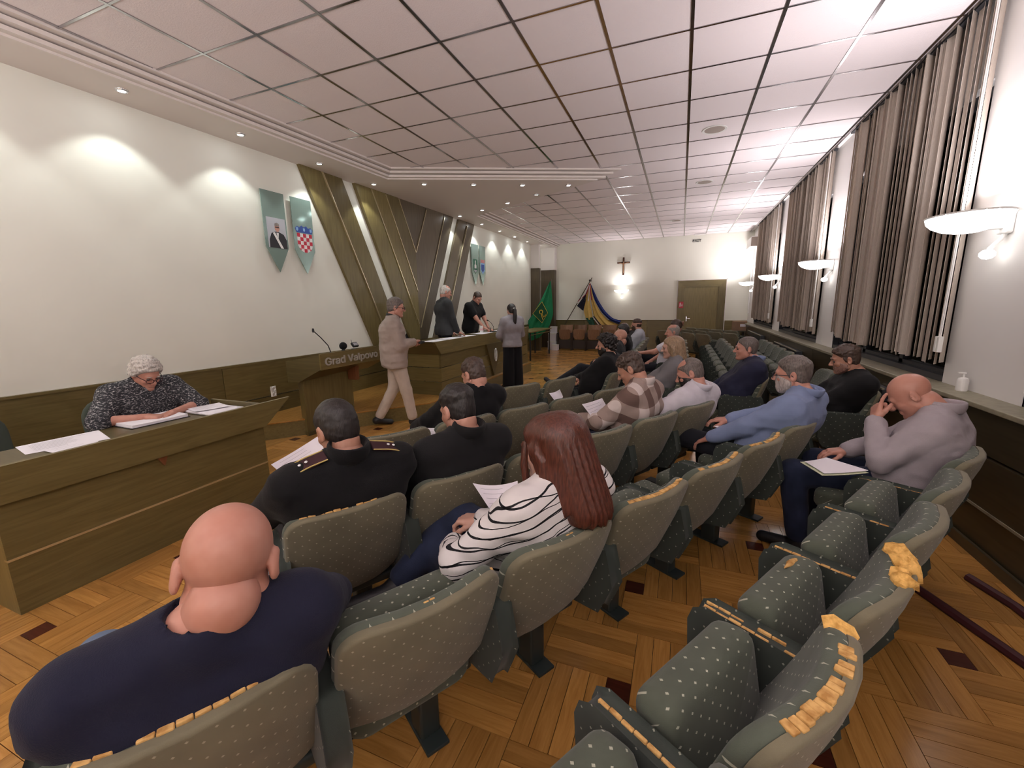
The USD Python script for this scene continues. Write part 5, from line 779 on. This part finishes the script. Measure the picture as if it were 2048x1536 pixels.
t = plaque('pointed glass plaque with the red and white chequered coat of arms', 2.55, 2.885, 3.085, 2.39, 2.07); sh_ = Polygon([(2.60, 2.62), (2.60, 2.48)] + [(2.725 + .125 * math.cos(q), 2.48 + .115 * math.sin(q)) for q in np.linspace(np.pi, 2 * np.pi, 14)][1:-1] + [(2.85, 2.48), (2.85, 2.62)]); p = pic(t, 'shield', list(sh_.exterior.coords)[:-1], 'print_white')
for i in range(5):
    for j in range(5):
        if (i + j) % 2 == 0:
            q = sh_.intersection(sbox(2.60 + .05 * i, 2.62 - .051 * (j + 1), 2.65 + .05 * i, 2.62 - .051 * j))
            if q.area > 1e-5: pic(t, 'red_square', list(q.exterior.coords)[:-1], 'print_red', .0448, par=p)
p = pic(t, 'crown', [(2.595, 2.63), (2.855, 2.63), (2.872, 2.68), (2.835, 2.715), (2.80, 2.695), (2.765, 2.728), (2.725, 2.705), (2.685, 2.728), (2.65, 2.695), (2.615, 2.715), (2.578, 2.68)], 'print_blue')
for i in range(5): c = 2.612 + .0565 * i; pic(t, 'crown_shield', [(c - .017, 2.695 + .006 * (i in (1, 3))), (c - .017, 2.66), (c, 2.645), (c + .017, 2.66), (c + .017, 2.695 + .006 * (i in (1, 3)))], 'print_sky' if i % 2 == 0 else 'print_blue', .0448, par=p)
t = plaque('far pointed glass plaque with a dark green shield and white tower', 7.68, 8.04, 3.08, 2.42, 2.09); p = pic(t, 'shield', [(7.75, 2.72), (7.75, 2.45), (7.86, 2.36), (7.97, 2.45), (7.97, 2.72)], 'print_green'); pic(t, 'tower', [(7.81, 2.50), (7.91, 2.50), (7.91, 2.58), (7.88, 2.60), (7.88, 2.68), (7.86, 2.70), (7.84, 2.68), (7.84, 2.60), (7.81, 2.58)], 'print_white', .0448, par=p); pic(t, 'ground', [(7.77, 2.46), (7.86, 2.39), (7.95, 2.46)], 'print_grey', .0448, par=p)
t = plaque('farthest pointed glass plaque with a red and blue shield', 8.10, 8.43, 3.08, 2.42, 2.09); p = pic(t, 'shield', [(8.15, 2.72), (8.15, 2.47), (8.265, 2.37), (8.38, 2.47), (8.38, 2.72)], 'print_sky'); pic(t, 'red_chief', [(8.15, 2.74), (8.15, 2.66), (8.38, 2.66), (8.38, 2.74)], 'print_pink', .0448, par=p); pic(t, 'blue_field', [(8.18, 2.62), (8.18, 2.50), (8.265, 2.42), (8.35, 2.50), (8.35, 2.62)], 'print_blue', .0448, par=p)
o = thing('wall_socket', 'white double wall socket on the left wood panelling', 'socket', mat=lw_mat); obj('plate', bx(.033, .045, 1.925, 2.0, .43, .57), 'white_plastic', o, False)
for z in (.465, .535): a = lathe([(0, .0), (.024, 0), (.027, .006), (.027, .012), (.022, .012), (.019, .004), (0, .004)], 18); a.vertices = np.c_[.045 + a.vertices[:, 2], 1.9625 + a.vertices[:, 0], z + a.vertices[:, 1]]; obj('socket_ring', a, 'white_plastic', o)
# ---- far wall: door, crucifix, signs
dr = thing('door_1', kind='structure'); Y0 = YF
for nm, p in (('jamb', [(-.138, 0), (-.138, 2.265), (.071, 2.05), (.071, 0)]), ('jamb', [(1.074, 0), (1.074, 2.05), (1.278, 2.265), (1.278, 0)]), ('head', [(-.138, 2.265), (1.278, 2.265), (1.074, 2.05), (.071, 2.05)])): j = prism(p[::-1], 0, .06); j.vertices = np.c_[j.vertices[:, 0], Y0 - j.vertices[:, 2], j.vertices[:, 1]]; obj(nm, j, 'olive_wood_z' if nm == 'jamb' else 'olive_wood_x', dr, False)
obj('door_leaf', bx(.071, 1.074, Y0 - .03, Y0, .01, 2.05), 'olive_wood_z', dr, False); obj('white_edge', [bx(-.165, -.138, Y0 - .02, Y0, 0, 2.29), bx(1.278, 1.305, Y0 - .02, Y0, 0, 2.29), bx(-.165, 1.305, Y0 - .02, Y0, 2.265, 2.29)], 'white_paint', dr, False)
hl = obj('door_handle', [rbox(.15, .18, Y0 - .085, Y0 - .03, 1.035, 1.055, .006), rbox(.15, .28, Y0 - .09, Y0 - .072, 1.035, 1.055, .006), rbox(.145, .185, Y0 - .036, Y0 - .03, .95, 1.12, .003)], 'lamp_ring', dr)
s = thing('fire_sign', 'small red and white sign beside the door', 'sign', (-.02, YF - .064, 1.49)); obj('plate', bx(-.07, .07, -.004, 0, -.10, .10), 'print_red', s, False); obj('extinguisher_symbol', [bx(-.045, -.01, -.007, -.004, -.06, .05), bx(-.035, -.02, -.007, -.004, .05, .075)], 'print_white', s, False); obj('flame_symbol', prism([(.01, -.05), (.05, -.05), (.045, .0), (.03, .05), (.015, .0)], 0, .003), 'print_white', s, False); q = stage.GetPrimAtPath(str(s.GetPath()) + '/flame_symbol'); UsdGeom.Xformable(q).AddTransformOp().Set(Gf.Matrix4d(1, 0, 0, 0, 0, 0, 1, 0, 0, -1, 0, 0, 0, -.004, 0, 1))
cr = thing('crucifix', 'dark wooden crucifix on the far wall above the lamp', 'crucifix', (-1.915, YF, 0)); plain('cross_wood', (.075, .030, .015), .5); plain('corpus', (.30, .16, .08), .5); obj('upright', rbox(-.028, .028, -.035, -.005, 2.52, 3.10, .006), 'cross_wood', cr); obj('crossbar', rbox(-.21, .21, -.034, -.006, 2.90, 2.955, .006), 'cross_wood', cr)
obj('figure', solid([rcone((0, -.05, 2.90), (0, -.052, 2.78), .030, .022), rcone((0, -.052, 2.78), (.01, -.052, 2.60), .024, .014), rcone((0, -.05, 2.89), (-.18, -.042, 2.935), .016, .010), rcone((0, -.05, 2.89), (.18, -.042, 2.935), .016, .010), ell((.008, -.06, 2.945), (.022, .022, .028))], .008, .015), 'corpus', cr, True)
s = thing('exit_sign', 'dark EXIT lettering high on the far wall', 'sign', (.21, YF - .006, 3.46)); e = meshkit.text_mesh('EXIT', .075, .006, True); e.vertices[:, 0] *= .26 / (e.bounds[1][0]); e.vertices = np.c_[e.vertices[:, 0], -e.vertices[:, 2] + .0, e.vertices[:, 1]]; obj('letters', e, 'print_black', s, False, kind='stuff')
s = thing('emergency_light', 'slim white emergency light on the ceiling before the EXIT lettering', 'light', (.42, YF - .25, HZ - .045)); obj('housing', rbox(-.17, .17, -.035, .035, 0, .04, .008), 'white_plastic', s)
plain('speaker_cloth', (.36, .30, .26), .8)
for (x, y, z), w in zip(((.26, 6.21, 0), (.26, 8.71, 0), (-.25, 12.35, 0)), ('nearest, largest of three', 'middle of three', 'farthest of three')): s = thing('ceiling_speaker', 'round beige loudspeaker grille in the ceiling, ' + w, 'speaker', (x, y, HZ - .002)); obj('rim', lathe([(.115, -.004), (.14, -.006), (.145, 0), (.115, 0), (.115, -.004)], 32), 'white_plastic', s); obj('grille', lathe([(0, -.006), (.10, -.005), (.116, -.003), (.116, 0), (0, 0)], 32), 'speaker_cloth', s)
# ---- right wall fittings
rb = np.random.default_rng(12)
for k, (y0, y1, lab) in enumerate(((4.17, 6.98, 'beige vertical blind at the nearest whole window, pleated slats'), (7.62, 10.35, 'beige vertical blind at the second window from the camera'), (11.05, 14.10, 'beige vertical blind at the last window by the far corner'), (.6, 3.40, 'edge of a beige vertical blind at the right border of the picture'))):
    B = thing('vertical_blind', lab, 'blind', (0, 0, 0)); obj('head_rail', bx(1.865, 1.915, y0, y1, 3.64, 3.672), 'black_frame', B, False); y = y0 + .05; i = 0
    while y < y1 - .03:
        a = math.radians(rb.choice([10, 16, 22, 28, 38, -8]) + rb.normal(0, 6)); w = .0635; bow = .012; tt = np.linspace(-w, w, 7); zz = 1.10 if y < y1 - .35 else 1.16
        zb_ = zz + rb.normal(0, .012); pl = [(t_, bow * (1 - (t_ / w) ** 2)) for t_ in tt] + [(t_, bow * (1 - (t_ / w) ** 2) - .0022) for t_ in tt[::-1]]; m = prism([(p_[1] * math.cos(a) + p_[0] * math.sin(a) + 1.888, p_[0] * math.cos(a) - p_[1] * math.sin(a) + y) for p_ in pl], zb_, 3.645)
        obj('slat', m, 'blind_cloth', B, 40); y += .084 + rb.normal(0, .008); i += 1
    for dy in (-.03, -.05): obj('bead_cord', tube([(1.83, y0 + dy + .02, 3.62), (1.83, y0 + dy + .02, 2.2), (1.828, y0 + dy + .025, 1.30)], .0045, 6), 'white_plastic', B)
    for dy in (-.035, -.0): obj('cord_weight', rbox(1.815, 1.845, y0 + dy, y0 + dy + .028, 1.19, 1.31, .005, 2), 'white_plastic', B)
ac = thing('air_conditioner', 'white air conditioner high in the far right corner', 'air conditioner', (1.95, 14.62, 3.10)); obj('casing', rbox(-.21, 0, -.42, .42, 0, .29, .03), 'white_plastic', ac); obj('louvre', rbox(-.215, -.12, -.38, .38, .01, .035, .004), 'lamp_white', ac); obj('side_cover', rbox(-.20, -.005, -.43, -.415, .02, .27, .006), 'speaker_cloth', ac)
cd = thing('conduit', 'white pipe running down the corner from the air conditioner', 'pipe', (0, 0, 0)); obj('pipe', tube([(1.92, 14.95, 3.12), (1.92, 14.95, 2.6), (1.92, 14.95, 1.2)], .022, 10), 'white_plastic', cd)
sb = thing('pump_bottle', 'small white pump bottle standing on the sill', 'bottle', (1.895, 3.93, .94)); obj('bottle', lathe([(0, 0), (.030, 0), (.033, .008), (.033, .075), (.026, .092), (.012, .098), (0, .098)], 20), 'white_plastic', sb); obj('pump', [cyl((0, 0, .095), (0, 0, .125), .007, 10), rbox(-.035, .012, -.008, .008, .122, .134, .003)], 'white_plastic', sb)
for k, (y0, y1, lab) in enumerate(((7.75, 9.45, 'dark shelf with a pale edge on the right panelling beyond the seats'), (4.62, 4.98, 'short dark shelf with a pale edge beside the black-sweater man'), (11.0, 13.0, 'dark shelf on the right panelling near the far corner'), (2.55, 2.75, 'short dark shelf'))[:3]):
    s = thing('wall_shelf', lab, 'shelf', (0, 0, 0)); obj('board', bx(1.70, XR - .006, y0, y1, .70, .80), 'black_frame', s, False); obj('pale_edge', bx(1.695, 1.715, y0, y1, .80, .815), 'sill_stone', s, False)
bxx = thing('cardboard_box', 'brown cardboard box with a white label by the far right corner', 'box', (1.62, 14.35, .72)); plain('cardboard', (.30, .19, .12), .8, vary=.1); obj('carton', bx(-.16, .2, -.2, .2, 0, .27), 'cardboard', bxx, False); obj('flap', [patch([(-.16, -.2, .272), (.2, -.2, .272), (.2, -.02, .285), (-.16, -.02, .285)], curl=0, th=.004), patch([(-.16, .2, .272), (.2, .2, .272), (.2, .02, .285), (-.16, .02, .285)], curl=0, th=.004)], 'cardboard', bxx, False); obj('label', bx(.02, .17, -.203, -.2, .12, .20), 'paper', bxx, False)
st_ = thing('side_stand', 'dark wooden stand under the cardboard box', 'stand', (1.62, 14.35, 0)); obj('top', bx(-.2, .18, -.25, .25, .69, .72), 'dark_wood_y', st_, False)
for sx in (-.18, .15):
    for sy in (-.22, .22): obj('leg', bx(sx - .015, sx + .025, sy - .02, sy + .02, 0, .69), 'dark_wood_z', st_, False)
plain('maroon_hose', (.06, .012, .014), .6)
c1 = thing('floor_cable_duct', 'long dark maroon cable duct on the floor beside the last row', 'cable duct', (0, 0, 0)); obj('duct', tube([(1.10, 3.24, .012), (1.27, 2.83, .012), (1.52, 2.22, .012), (1.9 - .2, 1.8, .012)], .026, 8), 'maroon_hose', c1); c1 = thing('floor_cable_duct', 'short dark maroon cable duct close to the right panelling', 'cable duct', (0, 0, 0)); obj('duct', tube([(1.62, 2.98, .012), (1.70, 2.75, .012), (1.74, 2.4, .012)], .026, 8), 'maroon_hose', c1)
# ---- far left corner: table, flags, wooden seats, boxes
tb = thing('narrow_table', 'narrow olive table with black legs beyond the dais', 'table', (0, 0, 0)); obj('top', bx(-4.45, -3.86, 11.2, 13.2, .80, .83), 'olive_wood_y', tb, False); obj('apron', bx(-3.90, -3.88, 11.25, 13.15, .72, .74), 'olive_wood_y', tb, False)
for x in (-3.92, -4.40):
    for y in (11.26, 13.12): obj('leg', rbox(x - .02, x + .02, y - .02, y + .02, 0, .80, .004, 1), 'black_plastic', tb)
def drape(Lf, Rt, nu, nv, y0, amp, waves, seed, th=.003, u0=0., u1=1.):
    """Hanging cloth between two edge curves (x, z as functions of v), folded along u."""
    v = np.linspace(0, 1, nv); l = np.array([[np.interp(q, *zip(*[(a, b) for a, b, c in Lf])), np.interp(q, *zip(*[(a, c) for a, b, c in Lf]))] for q in v]); r = np.array([[np.interp(q, *zip(*[(a, b) for a, b, c in Rt])), np.interp(q, *zip(*[(a, c) for a, b, c in Rt]))] for q in v])
    for _ in range(2): l[1:-1] = (l[:-2] + 2 * l[1:-1] + l[2:]) / 4; r[1:-1] = (r[:-2] + 2 * r[1:-1] + r[2:]) / 4
    u = np.linspace(u0, u1, nu); P = np.zeros((nv, nu, 3)); xz = l[:, None] * (1 - u)[None, :, None] + r[:, None] * u[None, :, None]; P[..., 0], P[..., 2] = xz[..., 0], xz[..., 1]
    g = np.random.default_rng(seed); ph = g.random(3) * 6; P[..., 1] = y0 + amp * (.35 + .65 * v[:, None]) * (np.sin(2 * np.pi * waves * u[None] + ph[0] + 1.2 * v[:, None]) + .4 * np.sin(2 * np.pi * waves * 2.3 * u[None] + ph[1]))
    a = P.reshape(-1, 3); k = len(a); q = np.arange(k).reshape(nv, nu); q = np.stack([q[:-1, :-1], q[:-1, 1:], q[1:, 1:], q[1:, :-1]], -1).reshape(-1, 4); o = np.array([0, th, 0]); f = np.vstack([q[:, [0, 1, 2]], q[:, [0, 2, 3]]]); per = np.r_[np.arange(nu), np.arange(1, nv) * nu + nu - 1, (nv - 1) * nu + np.arange(nu - 2, -1, -1), np.arange(nv - 2, 0, -1) * nu]; pn = np.roll(per, -1)
    return mk(np.vstack([a, a + o]), np.vstack([f[:, ::-1], f + k, np.c_[per, pn, pn + k], np.c_[per, pn + k, per + k]]))
plain('dark_iron_', (.05, .04, .035), .5); cloth('flag_green', (.018, .20, .085)); cloth('flag_dark', (.02, .085, .04)); cloth('flag_gold', (.62, .43, .07)); cloth('flag_blue', (.020, .035, .16)); cloth('flag_yellow', (.60, .42, .13)); cloth('flag_forest', (.025, .085, .055)); cloth('flag_ink', (.015, .015, .03)); cloth('flag_red', (.30, .04, .05)); cloth('flag_white', (.66, .62, .64))
fl = thing('green_flag', 'green flag with a dark diamond and yellow emblem hanging beyond the dais', 'flag', (0, 0, 0)); GL = [(0, -4.05, 2.32), (.35, -4.35, 1.75), (.65, -4.66, 1.25), (.85, -4.95, .88), (1, -4.80, .32)]; GR = [(0, -4.02, 2.32), (.35, -3.97, 1.75), (.6, -3.94, 1.25), (.85, -4.06, .86), (1, -4.42, .48)]
obj('cloth', drape(GL, GR, 44, 30, 13.62, .035, 2.2, 3), 'flag_green', fl, True); obj('pole', cyl((-4.03, 13.75, 2.40), (-4.12, 13.72, 0), .014, 10), 'dark_wood_z', fl); 
dm = [(-4.30, 1.66), (-4.62, 1.28), (-4.30, .97), (-4.10, 1.30)]; m_ = prism(dm[::-1] if Polygon(dm).exterior.is_ccw is False else dm, 0, .003); m_.vertices = np.c_[m_.vertices[:, 0], 13.555 - m_.vertices[:, 2], m_.vertices[:, 1]]; e_ = obj('diamond', m_, 'flag_dark', fl, False); obj('gold_edge', tube([(x, 13.55, z) for x, z in dm + dm[:1]], .008, 6, False), 'flag_gold', e_); obj('emblem', [tube([(-4.33 + .055 * math.cos(q), 13.545, 1.33 + .06 * math.sin(q)) for q in np.linspace(-1.2, 4.3, 16)], .016, 6), tube([(-4.31, 13.545, 1.28), (-4.24, 13.545, 1.16), (-4.16, 13.545, 1.24)], .015, 6), tube([(-4.33, 13.545, 1.27), (-4.27, 13.545, 1.08)], .013, 6)], 'flag_gold', e_)
f2 = thing('flag_bundle', 'blue, yellow and green flags gathered on a leaning pole at the far wall', 'flag', (0, 0, 0)); obj('pole', cyl((-4.12, 15.00, .46), (-2.96, 15.12, 2.47), .014, 10), 'dark_wood_z', f2); obj('wall_bracket', rbox(-3.06, -3.0, 15.06, YF + .0, 2.34, 2.40, .006), 'dark_iron_', f2)
S_ = lambda *p: [(i / (len(p) - 1), x, z) for i, (x, z) in enumerate(p)]
ap = (-3.0, 2.27)
for nm, m_, l_, r_, y_, w_ in (('blue_cloth', 'flag_blue', S_(ap, (-2.86, 1.72), (-2.60, 1.28), (-2.30, .99), (-1.98, .86)), S_((-2.99, 2.27), (-2.72, 1.70), (-2.46, 1.30), (-2.20, 1.06), (-1.90, .98)), 15.0, 1.2), ('yellow_cloth', 'flag_yellow', S_((-3.02, 2.26), (-2.95, 1.62), (-2.84, 1.08), (-2.60, .72), (-2.30, .50)), S_((-2.99, 2.27), (-2.86, 1.70), (-2.60, 1.26), (-2.32, .98), (-2.00, .85)), 14.97, 2.1), ('gold_cloth', 'flag_yellow', S_((-3.03, 2.25), (-3.18, 1.62), (-3.20, 1.30), (-3.12, 1.02)), S_((-3.01, 2.26), (-2.99, 1.62), (-2.92, 1.30), (-2.88, 1.02)), 14.95, 1.2), ('green_cloth', 'flag_forest', S_((-3.12, 1.08), (-3.0, .86), (-2.82, .62), (-2.62, .50)), S_((-2.86, 1.10), (-2.82, .90), (-2.70, .68), (-2.50, .50)), 14.94, 1.0), ('navy_cloth', 'flag_ink', S_((-3.05, 2.2), (-3.25, 1.78), (-3.46, 1.50)), S_((-3.02, 2.24), (-3.12, 1.72), (-3.22, 1.33)), 14.98, .8)): obj(nm, drape(l_, r_, 22, 24, y_, .03, w_, len(nm)), m_, f2, True)
for i, (c_, pts) in enumerate((('flag_white', [(-3.02, 2.2), (-3.16, 1.9), (-3.42, 1.6)]), ('flag_red', [(-3.0, 2.24), (-3.1, 1.92), (-3.40, 1.66)]), ('flag_white', [(-3.0, 2.22), (-3.02, 1.85), (-3.04, 1.66)]), ('flag_red', [(-2.99, 2.26), (-2.96, 1.95), (-2.92, 1.7)]), ('flag_ink', [(-2.84, 1.14), (-2.6, .86), (-2.32, .66), (-2.1, .62)]), ('flag_white', [(-2.86, 1.1), (-2.64, .82), (-2.34, .62), (-2.12, .58)]))): obj('ribbon', tube([(x, 14.90, z) for x, z in pts], .016, 6), c_, f2)
wood('bent_ply', (.20, .105, .055), (.30, .17, .095), 2, .4); plain('dark_iron', (.055, .040, .035), .6)
for k, n_ in enumerate(('leftmost', 'second', 'third', 'fourth')):
    s = thing('wooden_theatre_seat', 'old bent plywood theatre seat against the far wall, ' + n_ + ' in line', 'chair', (-3.72 + .50 * k, 14.50, 0)); a = np.linspace(-1, 1, 13); ol = [(.235 * q, -.10 * (1 - q * q)) for q in a] + [(.235 * q, -.10 * (1 - q * q) + .014) for q in a[::-1]]; b = prism([(x, y) for x, y in ol], .40, .86); b.vertices[:, 0] *= (.80 + .2 * np.clip((b.vertices[:, 2] - .40) / .3, 0, 1)); b.vertices[:, 1] -= (.86 - b.vertices[:, 2]) * .25 - .1; obj('shell_back', b, 'bent_ply', s, 40)
    b = pillow(outline(-.20, .20, .36, .72, (.12, .05, .05, .12)), soft(.016, .006), .0); b.vertices = np.c_[b.vertices[:, 0], -.12 - b.vertices[:, 2] - (b.vertices[:, 1] - .36) * .12 - .5 * b.vertices[:, 0] ** 2, b.vertices[:, 1]]; obj('tipped_seat', b, 'bent_ply', s)
    for x in (-.245, .235): obj('side_frame', rbox(x, x + .012, -.30, .1, 0, .60, .005, 2), 'dark_iron', s)
    obj('foot_board', bx(-.23, .23, -.10, -.06, .04, .34), 'dark_iron', s, False)
for k, (x, y, z, s_, lab) in enumerate(((-4.17, 14.45, 0, .30, 'lower white box by the far pilaster'), (-4.02, 14.20, 0, .20, 'small white box in front of the stacked ones'), (-4.17, 14.45, .30, .28, 'white box stacked on the lower one by the pilaster'), (-4.16, 14.45, .58, .22, 'topmost white carton of the stack by the pilaster'))): b = thing('white_box', lab, 'box', (x, y, z)); obj('carton', bx(-s_ / 2, s_ / 2, -s_ / 2, s_ / 2, 0, s_), 'paper', b, False); obj('lid', bx(-s_ / 2 - .005, s_ / 2 + .005, -s_ / 2 - .005, s_ / 2 + .005, s_ * .82, s_ + .003), 'white_plastic', b, False)
# ---- sheets in people's hands and on their laps
sheet('white sheet held out to the left by the uniformed man', [(-1.93, 1.45, .80), (-1.92, 1.79, .87), (-1.80, 1.70, .80), (-1.85, 1.47, .73)], .012, 5)
sheet('printed sheet held up by the man in the checked shirt', [(-.663, 3.04, .85), (-.54, 3.21, .87), (-.47, 3.24, .73), (-.53, 3.05, .69)], .02, 6)
sheet('curled sheet on the lap of the striped-blouse woman', [(-.84, 1.60, .79), (-.66, 1.70, .79), (-.62, 1.60, .71), (-.71, 1.53, .70)], .03, 5)
sheet('open white papers on the knees of the blue-shirt man', [(.27, 3.36, .675), (.38, 3.55, .675), (.51, 3.45, .675), (.39, 3.24, .675)], .008, 5, .005)
sheet('white papers on the knee of the man in the grey sweater', [(.72, 2.80, .665), (.85, 2.90, .67), (1.0, 2.74, .67), (.78, 2.66, .655)], .004, 6, .004); sheet('pale green folder under the papers of the grey-sweater man', [(.70, 2.81, .655), (.84, 2.91, .66), (1.0, 2.73, .66), (.77, 2.65, .645)], .004, 0, .004, 'folder', 'folder', 'card_cover')
sheet('corner of a white sheet in front of the bald navy-shirt man', [(-1.34, .78, .69), (-1.235, .90, .73), (-1.255, .895, .66), (-1.34, .80, .63)], .006)
sheet('white sheet on the lap of the man in the black zip jacket', [(-1.59, 2.37, .77), (-1.43, 2.40, .785), (-1.42, 2.36, .74), (-1.58, 2.33, .72)], .01, 4); sheet('white sheet before the short-haired man in black', [(-1.82, 2.92, .75), (-1.72, 2.99, .77), (-1.73, 2.97, .70), (-1.80, 2.98, .68)], .01, 3)
sheet('curled white sheet left on the empty front-row seat', [(-1.20, 4.02, .70), (-1.10, 4.06, .74), (-1.07, 4.08, .66), (-1.10, 3.98, .60)], .03, 0)
pn = thing('pen', 'white pen upright in the hand of the striped-blouse woman', 'pen', (-.60, 1.58, .74)); obj('barrel', cyl((0, 0, 0), (.015, .03, .13), .0045, 10), 'white_plastic', pn); obj('tip', cyl((0, 0, 0), (-.003, -.006, -.02), .002, 8), 'black_plastic', pn)
